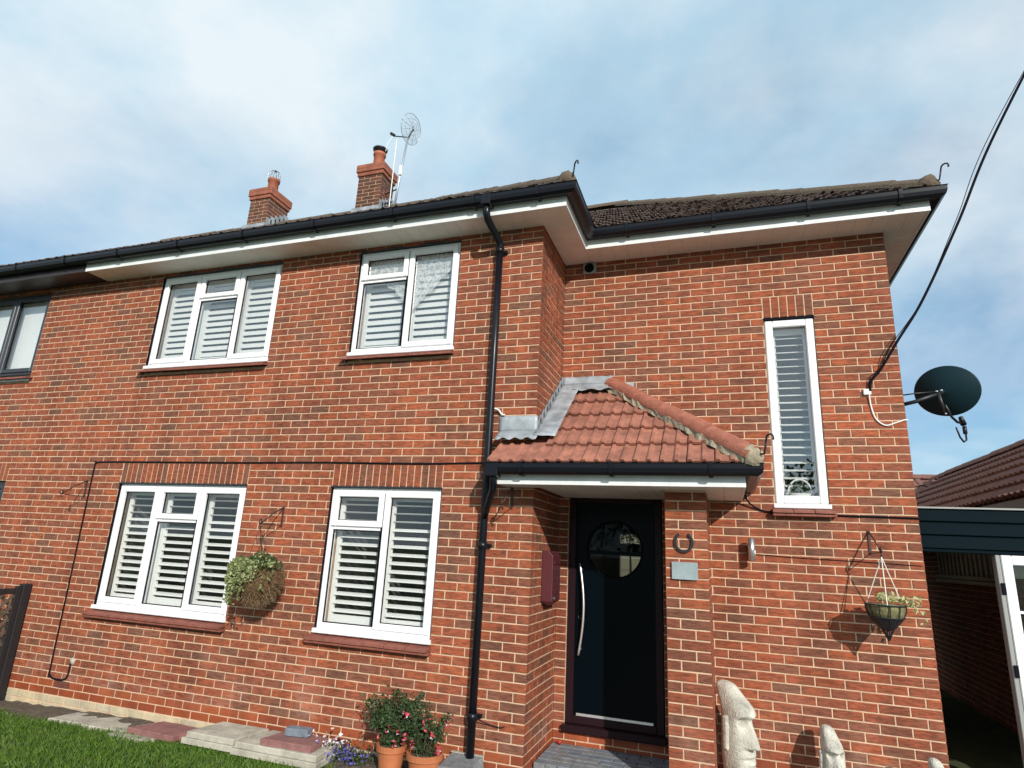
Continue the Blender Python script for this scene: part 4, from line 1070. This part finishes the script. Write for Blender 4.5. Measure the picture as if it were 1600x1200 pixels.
# ---------------------------------------------------------------- brackets and hanging baskets
def wall_bracket(x, y, ztop, ln, label, h=.2, lean=0):
    b = thing('wall_bracket', label, 'bracket', (x, y, ztop-h), 'iron hanging basket brackets on the walls')
    tx = x+lean
    MB().box(x-.009, x+.009, y-.010, y-.001, ztop-h, ztop).build('back_bar', 'rust', b)
    tip = Vector((tx, y-ln, ztop-h+.015))
    pts = [(x, y-.006, ztop-.01), (x+lean*.5, y-ln*.5, ztop-h*.5+.02), tuple(tip)]
    for i in range(8):
        a = -math.pi/2+i*.75; pts.append(tuple(tip+Vector((0, -.022*math.cos(a)*(1-i*.06), .022+.022*math.sin(a)))))
    MB().tube(pts, .0065, 6).build('arm', 'rust', b, smooth=True)
    MB().tube([(x, y-.006, ztop-h+.012), tuple(tip)], .0045, 6).build('stay', 'rust', b)
    MB().tube([tuple(tip), tuple(tip+Vector((0, -.004, -.02))), tuple(tip+Vector((0, .008, -.036))), tuple(tip+Vector((0, .02, -.022)))], .005, 6).build('hook', 'rust', b, smooth=True)
    return tip+Vector((0, .005, -.035))
tl = wall_bracket(-2.625, 0, 2.185, .27, 'iron basket bracket holding the ivy basket between the windows', lean=-.03)
wall_bracket(-5.45, 0, 2.42, .27, 'empty iron basket bracket near the left trellis')
wall_bracket(-.195, 0, 2.425, .25, 'empty iron bracket beneath the porch eave beside the downpipe')
tr_ = wall_bracket(2.752, .9, 2.185, .29, 'iron basket bracket holding the black wire basket on the wing wall', lean=.02)
HB = thing('hanging_basket', 'round coir hanging basket with variegated trailing ivy beside the large window', 'hanging basket', (tl.x+.03, tl.y, 1.3), 'hanging baskets')
bc = Vector((tl.x+.075, tl.y, 1.50)); rb = .205
MB().lathe([(.0001, -.22), (.07, -.21), (.135, -.165), (.185, -.09), (.205, 0), (.195, .05), (.12, .09), (.0001, .10)], bc.x, bc.y, bc.z, 22).build('liner', 'coir', HB, smooth=True)
mb = MB()
for i in range(2600):
    a = random.uniform(0, 6.283); q_ = random.uniform(-1.45, .6); p = bc+Vector((math.cos(a)*math.cos(q_)*rb, math.sin(a)*math.cos(q_)*rb, math.sin(q_)*.22))
    d = (p-bc).normalized()+Vector((random.gauss(0, .6), random.gauss(0, .6), random.gauss(0, .6))); d = d.normalized()*random.uniform(.025, .075); s_ = d.orthogonal().normalized()*.0022
    mb.add([p-s_, p+s_, p+d], [(0, 1, 2)])
mb.build('dry_fibres', 'fibre', HB, kind='stuff')
mb = MB()
for a in (0, 2.1, 4.2): mb.tube([tuple(tl), tuple(bc+Vector((.17*math.cos(a), .17*math.sin(a), .02)))], .003, 5)
mb.build('chain', 'rust', HB)
lp = []
for i in range(900):
    a = random.uniform(0, 6.283); rr_ = random.random()**.6*.2; lp.append(bc+Vector((rr_*math.cos(a), rr_*math.sin(a), .09+random.random()*.19*(1-rr_/.27))))
mb = MB().leaves(lp[:620], .036); mb.build('dark_foliage', 'ivydark', HB, kind='stuff')
lp2 = []
for s_ in range(210):        # trailing strands to the left and front
    a = random.gauss(math.pi*1.28, .6); st = bc+Vector((math.cos(a)*.16, math.sin(a)*.16, .11)); ln = random.uniform(.06, .34)*(1 if s_ % 5 else 1.35) if s_ > 2 else .46
    for i in range(int(ln/.011)):
        t = i*.011; lp2.append(st+Vector((math.cos(a)*min(t, .12)*.8, math.sin(a)*min(t, .12)*.8, .05*math.sin(min(t, .1)*20)-max(0, t-.07)*1.0))+Vector((random.gauss(0, .014), random.gauss(0, .014), random.gauss(0, .01))))
mb = MB().leaves(lp2, .034).leaves(lp[620:], .034); mb.build('variegated_ivy', 'ivy', HB, kind='stuff')
# conical wire basket on the wing
HR = thing('hanging_basket', 'black conical wire hanging basket with pale trailing leaves on the wing wall', 'hanging basket', (tr_.x, tr_.y, 1.33), 'hanging baskets')
bc = Vector((tr_.x-.008, tr_.y, 1.60)); cp_ = [(.145, 0), (.142, -.04), (.122, -.095), (.085, -.14), (.045, -.18), (.022, -.225), (.006, -.265)]
MB().lathe([(.0001, .01), (.13, .004), (.135, -.012), (.132, -.04), (.112, -.092), (.07, -.135), (.0001, -.15)], bc.x, bc.y, bc.z, 24).build('liner', 'moss', HR, smooth=True)
mb = MB()
for i in range(12):
    a = 2*math.pi*i/12; mb.tube([(bc.x+r_*math.cos(a), bc.y+r_*math.sin(a), bc.z+z) for r_, z in cp_], .0042, 5)
for r_, z in ((.146, 0), (.124, -.094)): mb.tube([(bc.x+r_*math.cos(t), bc.y+r_*math.sin(t), bc.z+z) for t in [2*math.pi*i/28 for i in range(29)]], .0055, 6)
mb.lathe([(.118, -.10), (.085, -.142), (.045, -.182), (.0, -.2)], bc.x, bc.y, bc.z, 20)
mb.build('wire_frame', 'iron', HR)
mb = MB()
for a in (.4, 2.5, 4.6): mb.tube([tuple(tr_), (bc.x+.144*math.cos(a), bc.y+.144*math.sin(a), bc.z)], .0038, 5)
mb.build('chain', 'whitecable', HR)
lp = [bc+Vector((random.gauss(.02, .05), random.gauss(0, .045), .03+abs(random.gauss(0, .025)))) for i in range(90)]
for i in range(90):
    t = random.random(); lp.append(bc+Vector((.10+.14*t+random.gauss(0, .015), -.03+random.gauss(0, .03), .035+.05*t-.16*t*t*random.random()*1.4+random.gauss(0, .012))))
MB().leaves(lp, .036).build('pale_leaves', 'paleleaf', HR, kind='stuff')

# ---------------------------------------------------------------- planter inside the narrow window
WP = thing('window_planter', 'small green plant in a white hooped basket inside the narrow window', 'plant', (2.26, 1.0, 2.45))
MB().tube([(2.25+.10*math.cos(math.pi*i/16), .998, 2.50+.13*math.sin(math.pi*i/16)) for i in range(17)], .009, 8).build('hoop_handle', 'lace', WP, smooth=True)
MB().lathe([(.03, .0), (.085, .0), (.10, .06), (.095, .06), (.08, .01)], 0, 0, 0, 18).build('tmp', 'lace', None) if 0 else None
mb = MB().lathe([(.035, 0), (.04, 0), (.048, .055), (.044, .055), (.0, .05)], 2.25, 1.01, 2.448, 16); mb.v = [(2.25+(x-2.25)*2.0, y, z) for x, y, z in mb.v]; mb.build('basket', 'lace', WP)
MB().leaves([(2.25+random.gauss(0, .035), 1.0+random.gauss(0, .008), 2.52+abs(random.gauss(0, .028))) for i in range(260)], .026).build('foliage', 'shrub', WP, kind='stuff')

# ---------------------------------------------------------------- moai statues
def moai(name, loc, H, rot, label):
    """stone head; local face towards -y"""
    s = H; root = thing(name, label, 'statue', loc, 'stone moai head statues by the wing wall')
    nz, na = 72, 64; mb = MB()
    def sm(a, b, t): t = min(1, max(0, (t-a)/(b-a))); return t*t*(3-2*t)
    def bump(t, c, w): return math.exp(-((t-c)/w)**2)
    for j in range(nz+1):
        t = j/nz
        hw = .150+.018*bump(t, .45, .12)-.055*sm(.72, 1.0, t)+.07*(1-sm(.0, .2, t))-.02*bump(t, .2, .06)
        dp_ = .150-.045*sm(.74, 1, t)+.05*(1-sm(.0, .18, t))
        if t > .94:
            kq = math.sqrt(max(.02, 1-((t-.94)/.062)**2)); hw *= kq; dp_ *= kq
        fo = .060*sm(.705, .735, t)*(1-.7*sm(.76, .95, t))
        bk = .15*sm(.72, 1.05, t)
        for i in range(na):
            th = 2*math.pi*i/na; cx_, sy_ = math.sin(th), -math.cos(th)
            e = .70
            x = hw*math.copysign(abs(cx_)**e, cx_); y = dp_*math.copysign(abs(sy_)**e, sy_)
            fr_ = max(0, -sy_)
            if sy_ < 0:
                u = x/.155
                y -= fo*fr_
                y += .085*fr_*bump(t, .680, .036)*(bump(u, .50, .27)+bump(u, -.50, .27))
                nose = (.034+.095*(1-sm(.48, .73, t)))*sm(.448, .470, t)*(1-sm(.715, .75, t)) if .44 < t < .76 else 0
                y -= nose*bump(u, 0, .24+.20*(1-sm(.48, .66, t)))
                y -= .040*bump(t, .395, .024)*bump(u, 0, .62)
                y -= .040*bump(t, .330, .024)*bump(u, 0, .55)
                y += .022*bump(t, .362, .010)*bump(u, 0, .6)
                y -= .050*bump(t, .225, .05)*bump(u, 0, .7)
                y += .035*bump(t, .13, .05)*bump(u, 0, .8)
            mb.v.append((x*s*.84, (y*.9+bk)*s, t*s))
    for j in range(nz):
        for i in range(na): mb.f.append((j*na+i, j*na+(i+1) % na, (j+1)*na+(i+1) % na, (j+1)*na+i))
    mb.f.append(tuple(nz*na+i for i in range(na)))
    rm = Matrix.Rotation(rot, 3, 'Z'); L0 = Vector(loc)
    def place(b): b.v = [tuple(rm @ Vector(v)+L0) for v in b.v]; return b
    place(mb).build('head', 'stone', root, smooth=True)
    for sx in (-1, 1):
        e_ = MB().box(sx*.140*s-.024*s, sx*.140*s+.024*s, -.01*s, .05*s, .42*s, .72*s, .014*s); place(e_).build('ear', 'stone', root, bevel=.006*s)
moai('moai_statue', (1.615, .55, .09), .83, R(49), 'large pale stone moai head beside the porch pier')
moai('moai_statue', (2.30, .64, .09), .57, R(14), 'middle sized pale stone moai head before the wing wall')
moai('moai_statue', (2.97, .50, .09), .47, R(10), 'smallest stone moai head at the right corner, only its top in view')

# ---------------------------------------------------------------- slabs, pots, flowers
def slab(pts, z, th, material, label, rough=.004, tilt=0, cat='paving slab', grp='loose slabs along the foot of the wall', name='paving_slab'):
    n = len(pts); mb = MB(); P = []
    for i in range(n):        # subdivide edges for chipped outlines
        a, b = Vector(pts[i]), Vector(pts[(i+1) % n])
        for k in range(5): q_ = a.lerp(b, k/5); P.append((q_.x+random.uniform(-rough, rough), q_.y+random.uniform(-rough, rough)))
    m_ = len(P); c = sum((Vector(p) for p in P), Vector((0, 0)))/m_
    top = [(c.x+(x-c.x)*.985, c.y+(y-c.y)*.985, z+tilt*(x-c.x)) for x, y in P]; up_ = [(x, y, z-.006+tilt*(x-c.x)) for x, y in P]; lo = [(x, y, z-th+tilt*(x-c.x)) for x, y in P]
    mb.add(top+up_+lo, [tuple(range(m_))]+[(m_+i, m_+(i+1) % m_, (i+1) % m_, i) for i in range(m_)]+[(2*m_+i, 2*m_+(i+1) % m_, m_+(i+1) % m_, m_+i) for i in range(m_)])
    return tag(mb.build(name, material), label, cat, grp)
slab([(-4.78, -.34), (-4.33, -.30), (-4.28, -.03), (-4.74, -.07)], .062, .04, 'slab', 'leftmost pale slab lying by the lawn edge')
slab([(-4.31, -.36), (-3.78, -.34), (-3.72, -.04), (-4.26, -.04)], .072, .04, 'slab', 'pale slab between the leftmost slab and the first red slab')
slab([(-3.86, -.44), (-3.40, -.44), (-3.36, -.30), (-3.80, -.30)], .070, .035, 'slab', 'pale slab half hidden under the first red slab')
slab([(-3.72, -.36), (-3.17, -.36), (-3.10, -.06), (-3.62, -.06)], .118, .05, 'redslab', 'red slab lying directly on the ground between pale slabs', .01)
slab([(-3.00, -.44), (-2.45, -.44), (-2.41, -.04), (-2.96, -.05)], .150, .045, 'slab', 'lower pale slab of the left stack')
slab([(-2.97, -.42), (-2.46, -.42), (-2.42, -.03), (-2.93, -.04)], .198, .045, 'slab', 'upper pale slab of the left stack by the wall')
slab([(-2.43, -.47), (-1.58, -.47), (-1.60, -.06), (-2.38, -.05)], .150, .045, 'slab', 'lower pale slab under the red slab stack')
slab([(-2.41, -.45), (-1.60, -.45), (-1.62, -.05), (-2.37, -.04)], .198, .045, 'slab', 'upper pale slab carrying the red slab')
slab([(-2.17, -.43), (-1.68, -.42), (-1.70, -.15), (-2.13, -.14)], .250, .050, 'redslab', 'red slab on top of the pale slabs under the grey brick', .006)
gb = MB().box(-.105, .105, -.05, .05, 0, .062, .006); rmz = Matrix.Rotation(R(9), 3, 'Z'); gb.v = [tuple(rmz @ Vector(v)+Vector((-1.95, -.235, .252))) for v in gb.v]
tag(gb.build('paving_brick', 'bluegrey'), 'single blue grey brick resting on the red slab', 'brick')
def pot_plant(cx, cyy, zt, r, h, label, tall, leafn, flowers, spread):
    t = thing('potted_fuchsia', label, 'potted plant', (cx, cyy, .09), 'fuchsia pots by the downpipe')
    MB().lathe([(r*.68, zt-h), (r*.88, zt-.055), (r*.9, zt-.05), (r, zt-.046), (r*1.02, zt), (r*.93, zt), (r*.86, zt-.03), (.0001, zt-.03)], cx, cyy, 0, 28).build('pot', 'terracotta', t, smooth=False)
    MB().lathe([(r*.86, zt-.026), (.0001, zt-.015)], cx, cyy, 0, 14).build('compost', 'soil', t)
    st = MB(); lp = []; fl = []
    for i in range(26):
        a = random.uniform(0, 6.283); ln = tall*random.uniform(.45, 1.0); out = spread*random.uniform(.2, 1)
        pts = [(cx+math.cos(a)*r*.3, cyy+math.sin(a)*r*.3, zt-.02), (cx+math.cos(a)*(r*.3+out*.45), cyy+math.sin(a)*(r*.3+out*.45)*.6, zt+ln*.55), (cx+math.cos(a)*(r*.3+out), cyy+math.sin(a)*(r*.3+out)*.6, zt+ln*(.95 if i % 4 else .55))]
        st.tube(pts, .004, 4, .0015)
        for k in range(leafn):
            q_ = random.random()**.7; p = Vector(pts[0]).lerp(Vector(pts[1]), min(1, q_*2)) if q_ < .5 else Vector(pts[1]).lerp(Vector(pts[2]), q_*2-1)
            lp.append(p+Vector((random.gauss(0, .022), random.gauss(0, .022), random.gauss(0, .02))))
        if i < flowers: fl.append(Vector(pts[2])+Vector((0, -.03, -.03-random.random()*.08)))
    st.build('stems', 'barkm', t)
    MB().leaves(lp, .033, asp=.55).build('foliage', 'shrub', t, kind='stuff')
    fm = MB(); fw = MB()
    for p in fl:
        fm.leaves([p+Vector((random.gauss(0, .008), random.gauss(0, .008), random.gauss(0, .012))) for _ in range(7)], .028)
        fw.leaves([p+Vector((random.gauss(0, .006), random.gauss(0, .006), -.016)) for _ in range(3)], .018)
    if fl: fm.build('flowers', 'pink', t, kind='stuff'); fw.build('petals', 'whitepetal', t, kind='stuff')
pot_plant(-1.025, -.27, .325, .122, .22, 'fuller dark leaved shrub in the left terracotta pot', .41, 125, 5, .25)
pot_plant(-.715, -.30, .315, .142, .22, 'pink flowering fuchsia in the right terracotta pot next to the downpipe', .40, 60, 18, .25)
LBL = thing('lobelia', 'clump of white and blue flowers behind the slab stack', 'flowers', (-1.6, -.2, .09))
lp = [(-1.52+random.gauss(0, .15), -.18+random.gauss(0, .06), .11+abs(random.gauss(0, .06))) for i in range(700)]
MB().leaves(lp, .026).build('foliage', 'shrub', LBL, kind='stuff')
MB().leaves([(-1.66+random.gauss(0, .10), -.2+random.gauss(0, .05), .235+random.gauss(0, .03)) for i in range(70)], .030, up=1.2, asp=.9).build('white_blooms', 'whitepetal', LBL, kind='stuff')
MB().leaves([(-1.48+random.gauss(0, .10), -.24+random.gauss(0, .06), .17+random.gauss(0, .035)) for i in range(140)], .022, up=1, asp=.9).build('blue_blooms', 'bluepetal', LBL, kind='stuff')
GH = thing('drain_hopper', 'black plastic drain hopper at the foot of the downpipe', 'drain', (-.46, -.16, .1))
MB().add([(-.60, -.30, .235), (-.33, -.30, .235), (-.33, -.02, .26), (-.60, -.02, .26), (-.63, -.34, .09), (-.30, -.34, .09), (-.30, -.01, .09), (-.63, -.01, .09)], [(0, 1, 2, 3), (0, 4, 5, 1), (1, 5, 6, 2), (3, 2, 6, 7), (0, 3, 7, 4)]).build('cover', 'greyblock', GH, bevel=.008)
MB().box(-.605, -.325, -.04, -.012, .2615, .270).build('rear_rim', 'slab', GH)
# vent grille low in the wall
VG = MB().box(-5.245, -5.035, -.004, .01, .235, .295).build('air_brick', 'rust', HOUSE)
mb = MB()
for i in range(4): mb.box(-5.24, -5.04, -.009, -.003, .240+i*.014, .247+i*.014)
mb.build('grille_bars', 'silltile', VG)
mb = MB(); kk = 14
ring_ = [(-5.065+(.045+random.uniform(-.018, .012))*math.cos(2*math.pi*i/kk), -.004, .505+(.04+random.uniform(-.016, .012))*math.sin(2*math.pi*i/kk)) for i in range(kk)]
mb.add(ring_+[(-5.065, -.011, .50)]+[(x, .004, z) for x, y, z in ring_], [(i, (i+1) % kk, kk) for i in range(kk)]+[(kk+1+i, kk+1+(i+1) % kk, (i+1) % kk, i) for i in range(kk)])
mb.build('sealant_patch', 'slab', HOUSE, smooth=True)

# ---------------------------------------------------------------- trellis at the left
TR = thing('trellis_panel', 'dark timber lattice trellis fence running out from the wall at the left edge', 'trellis', (-5.95, -.9, .05))
TX = -5.965
MB().box(TX-.045, TX+.04, -.10, -.015, .03, 1.235, .005).build('post', 'timber', TR)
MB().box(TX-.022, TX+.022, -.16, -.101, .12, 1.215, .004).build('stile', 'timber', TR)
for (za, zb) in ((1.13, 1.19), (.42, .48), (.12, .17)):
    MB().box(TX-.02, TX+.02, -2.1, -.161, za, zb, .004).build('rail', 'timber', TR)
MB().box(TX-.004, TX+.008, -2.1, -.161, .17, .42).build('lower_board', 'slab', TR)
for i in range(-6, 20):
    for sgn, xx in ((1, TX+.012), (-1, TX-.003)):
        y = -2.3+i*.125
        p, q_ = (Vector((xx, y, .48)), Vector((xx, y+.65, 1.13))) if sgn > 0 else (Vector((xx, y+.65, .48)), Vector((xx, y, 1.13)))
        d = q_-p; ts = sorted([(-2.1-p.y)/d.y, (-.161-p.y)/d.y]); t0 = max(0, ts[0]); t1 = min(1, ts[1])
        if t1-t0 < .06: continue
        p2, q2 = p+d*t0, p+d*t1; n_ = Vector((0, -d.z, d.y)).normalized()*.016; th = Vector((-.011, 0, 0))
        MB().add([p2-n_, p2+n_, q2+n_, q2-n_, p2-n_+th, p2+n_+th, q2+n_+th, q2-n_+th], [(3, 2, 1, 0), (4, 5, 6, 7), (0, 1, 5, 4), (1, 2, 6, 5), (2, 3, 7, 6), (3, 0, 4, 7)]).build('lattice_strip', 'lattice', TR)

# ---------------------------------------------------------------- carport and garage on the right
CP = thing('carport', 'black boarded carport front with a white glazed door beside the house', 'carport', (3.9, 1.1, 0))
for i in range(3):
    z = 2.062+i*.112
    MB().add([(3.16, 1.055, z), (5.2, 1.055, z), (5.2, 1.035, z+.008), (3.16, 1.035, z+.008), (3.16, 1.05, z+.10), (5.2, 1.05, z+.10), (5.2, 1.058, z+.112), (3.16, 1.058, z+.112)], [(0, 1, 2, 3), (3, 2, 5, 4), (4, 5, 6, 7)]).build('cladding_board', 'boardblack', CP)
MB().box(3.16, 5.2, 1.03, 1.10, 2.398, 2.412).build('top_trim', 'greyplastic', CP)
MB().box(3.16, 5.2, 1.045, 1.075, 2.035, 2.060, .004).build('bottom_trim', 'boardblack', CP)
MB().box(3.16, 5.2, 1.075, 8.2, 2.36, 2.39).build('roof_deck', 'boardblack', CP)
MB().box(3.16, 4.75, 8.0, 8.1, 0, 2.4).build('back_panel', 'boardblack', CP)
MB().box(3.145, 5.2, .92, 8.2, -.05, .06).build('floor', 'concrete', CP)
wd = MB(); ring(wd, 3.725, 4.55, .09, 2.03, .075, 1.04, 1.11, .006); wd.box(3.80, 4.475, 1.05, 1.10, 1.58, 1.60).box(3.80, 4.475, 1.05, 1.10, 1.12, 1.14).box(3.80, 4.475, 1.05, 1.10, .60, .72).box(4.12, 4.15, 1.052, 1.098, .72, 1.96)
WD = wd.build('white_door', 'upvc', CP)
MB().box(3.80, 4.475, 1.072, 1.078, .165, 1.955).build('door_pane', 'glass', WD)
MB().box(3.690, 3.724, 1.05, 1.13, .09, 2.03, .004).build('door_jamb', 'greyplastic', WD)
for z in (.45, 1.1, 1.72): MB().box(3.700, 3.728, 1.035, 1.05, z, z+.09, .003).build('hinge', 'gasket', WD)
RK = thing('slatted_rack', 'grey slatted rack fixed high on the carport side wall', 'rack', (4.7, 5, 1.8))
for i in range(14): MB().box(4.66, 4.685, 3.9+i*.165, 3.9+i*.165+.08, 1.84, 2.20).build('slat', 'greyplastic', RK)
MB().box(4.64, 4.69, 3.7, 6.25, 1.79, 1.835).box(4.60, 4.64, 3.7, 6.1, 1.74, 1.775).build('rail', 'greyplastic', RK)
# garage wall (brick) and roof
gw = MB().box(4.75, 4.95, 1.15, 9.4, 0, 2.62).box(4.95, 8, 1.2, 1.4, 0, 2.62).box(3.3, 8, 9.2, 9.4, 0, 2.7).build('wall', 'mortar', GAR)
jm = MB(); fr = Matrix((Vector((0, -1, 0)), Vector((1, 0, 0)), Vector((0, 0, 1)))).transposed()
for k in range(35):
    y = 1.15-(k % 2)*.1125
    while y < 9.2:
        v, f = brick_shape(.215, .065, .03); c = Vector((4.744, y+.11, k*.075+.0375)); jm.add([fr @ Vector(p)+c for p in v], f); y += .225
jm.build('brickwork', 'rustic_i', gw, kind='stuff')
gs = .76; gsd = Vector((1, 0, gs)).normalized(); gn = Vector((-gs, 0, 1)).normalized()
grf = MB().add([(4.5, .9, 2.66), (4.5, 9.6, 2.66), (5.95, 9.6, 2.66+gs*1.45), (5.95, .9, 2.66+gs*1.45), (7.4, .9, 2.66), (7.4, 9.6, 2.66)], [(0, 1, 2, 3), (3, 2, 5, 4), (0, 3, 4), (1, 5, 2), (0, 4, 5, 1)]).build('roof', 'brownroof', GAR)
gc = math.sqrt(1+gs*gs); gau = 1.45*gc/6
for c in range(6):
    n_ = 58; w_ = 8.7/n_; mb = MB(); vs = []
    pf = [(0, .0), (.45, .0), (.6, .018), (.85, .018), (1.0, 0)]
    for i in range(n_):
        dj = random.uniform(-.003, .003)
        for (pu, ph) in pf[:-1]:
            y = .9+(i+pu)*w_
            b0 = Vector((4.5, y, 2.665)); vs.append((b0+gsd*(c*gau-.02+dj)+gn*(.055+ph), b0+gsd*((c+1)*gau)+gn*(.012+ph), b0+gsd*(c*gau-.015+dj)+gn*(.012+ph*.8)))
    for t in vs: mb.v += [tuple(q_) for q_ in t]
    for i in range(len(vs)-1): mb.f += [(3*i, 3*i+1, 3*i+4, 3*i+3), (3*i+2, 3*i, 3*i+3, 3*i+5)]
    mb.build('tile_course', 'brownroof', grf)
ridge_run((5.95, 10.3, 2.66+gs*1.45+.05), (5.95, .95, 2.66+gs*1.45+.05), .10, grf, 'brownroof', .45)
MB().box(4.52, 4.54, .95, 9.5, 2.50, 2.655).build('fascia', 'brownpvc', GAR)
MB().box(4.54, 4.76, .95, 9.5, 2.50, 2.52).build('soffit', 'brownpvc', GAR)
# rear range of the garage: slope facing the camera
rr = MB().add([(3.0, 9.0, 2.75), (7.2, 9.0, 2.75), (7.2, 10.6, 3.84), (3.0, 10.6, 3.84), (3.0, 12.2, 2.75), (7.2, 12.2, 2.75)], [(0, 1, 2, 3), (3, 2, 5, 4), (0, 3, 4), (1, 5, 2)]).build('rear_roof', 'brownroof', GAR)
for c in range(5):
    for i in range(15):
        s0 = c*.387; u = 3.05+i*.27; sd_ = Vector((0, 1.6, 1.09)).normalized(); nn_ = Vector((0, -1.09, 1.6)).normalized(); b0 = Vector((u, 9.0, 2.755))
        pf = [(0, .0), (.12, 0), (.16, .03), (.24, .03), (.265, 0)]; vs = [b0+Vector((p, 0, 0))+sd_*s_+nn_*(h+l) for (s_, l) in ((s0-.02, .035), (s0+.38, .008)) for p, h in pf]
        MB().add(vs, [(j, j+1, 6+j, 5+j) for j in range(4)]).build('roof_tile', 'brownroof', rr)
ridge_run((3.0, 10.6, 3.88), (7.2, 10.6, 3.88), .10, rr, 'brownroof', .45)
# cream boarded shed in the back garden (seen through the hall)
SH = thing('garden_shed', 'cream boarded shed glimpsed through the door glass', 'shed', (-1, 11, 0))
for i in range(20): MB().box(-3.5, 2.5, 11.0-.012*(i % 2), 11.1, i*.14, i*.14+.136).build('weatherboard', 'creamboard', SH)
MB().box(-3.6, 2.6, 10.8, 13, 2.8, 2.9).build('shed_roof', 'timber', SH)

GB = thing('garden_bush', 'green bush in the back garden glimpsed through the door glass', 'bush', (-.5, 9.4, 0))
MB().tube([(-.5, 9.4, 0), (-.48, 9.4, 1.6), (-.5, 9.42, 2.3)], .04, 6, .015).build('stem', 'barkm', GB)
MB().leaves([(-.5+random.gauss(0, .45), 9.4+random.gauss(0, .2), 2.42+random.gauss(0, .16)) for i in range(900)], .08).build('foliage', 'tree', GB, kind='stuff')

# ---------------------------------------------------------------- trees on the other side of the road (seen in the glass)
def tree(loc, h, r, label):
    t = thing('tree', label, 'tree', loc, 'trees across the road'); x, y, z = loc
    mb = MB().tube([(x, y, z-.1), (x+.1, y, h*.3), (x, y+.1, h*.6)], .22, 8, .08)
    for i in range(6):
        a = i*1.05; mb.tube([(x+.05, y, h*(.3+.04*i)), (x+math.cos(a)*r*.6, y+math.sin(a)*r*.6, h*(.5+.06*i))], .08, 6, .02)
    mb.build('trunk', 'barkm', t, smooth=True)
    cl = [Vector((x+random.gauss(0, r*.5), y+random.gauss(0, r*.5), h*.62+random.gauss(0, h*.15))) for i in range(26)]
    pts = []
    for c in cl:
        for i in range(70): pts.append(c+Vector((random.gauss(0, r*.2), random.gauss(0, r*.2), random.gauss(0, r*.18))))
    MB().leaves(pts, .34).build('crown', 'tree', t, kind='stuff')
for i, (x, y, h, r_) in enumerate(((-9, -26, 6.5, 2.6), (-3.5, -30, 8, 3), (3.5, -28, 7, 2.8), (9.5, -33, 7.2, 3))):
    tree((x, y, 0), h, r_, ['leafy tree farthest left across the road', 'tallest leafy tree across the road', 'leafy tree opposite the front door', 'leafy tree farthest right across the road'][i])
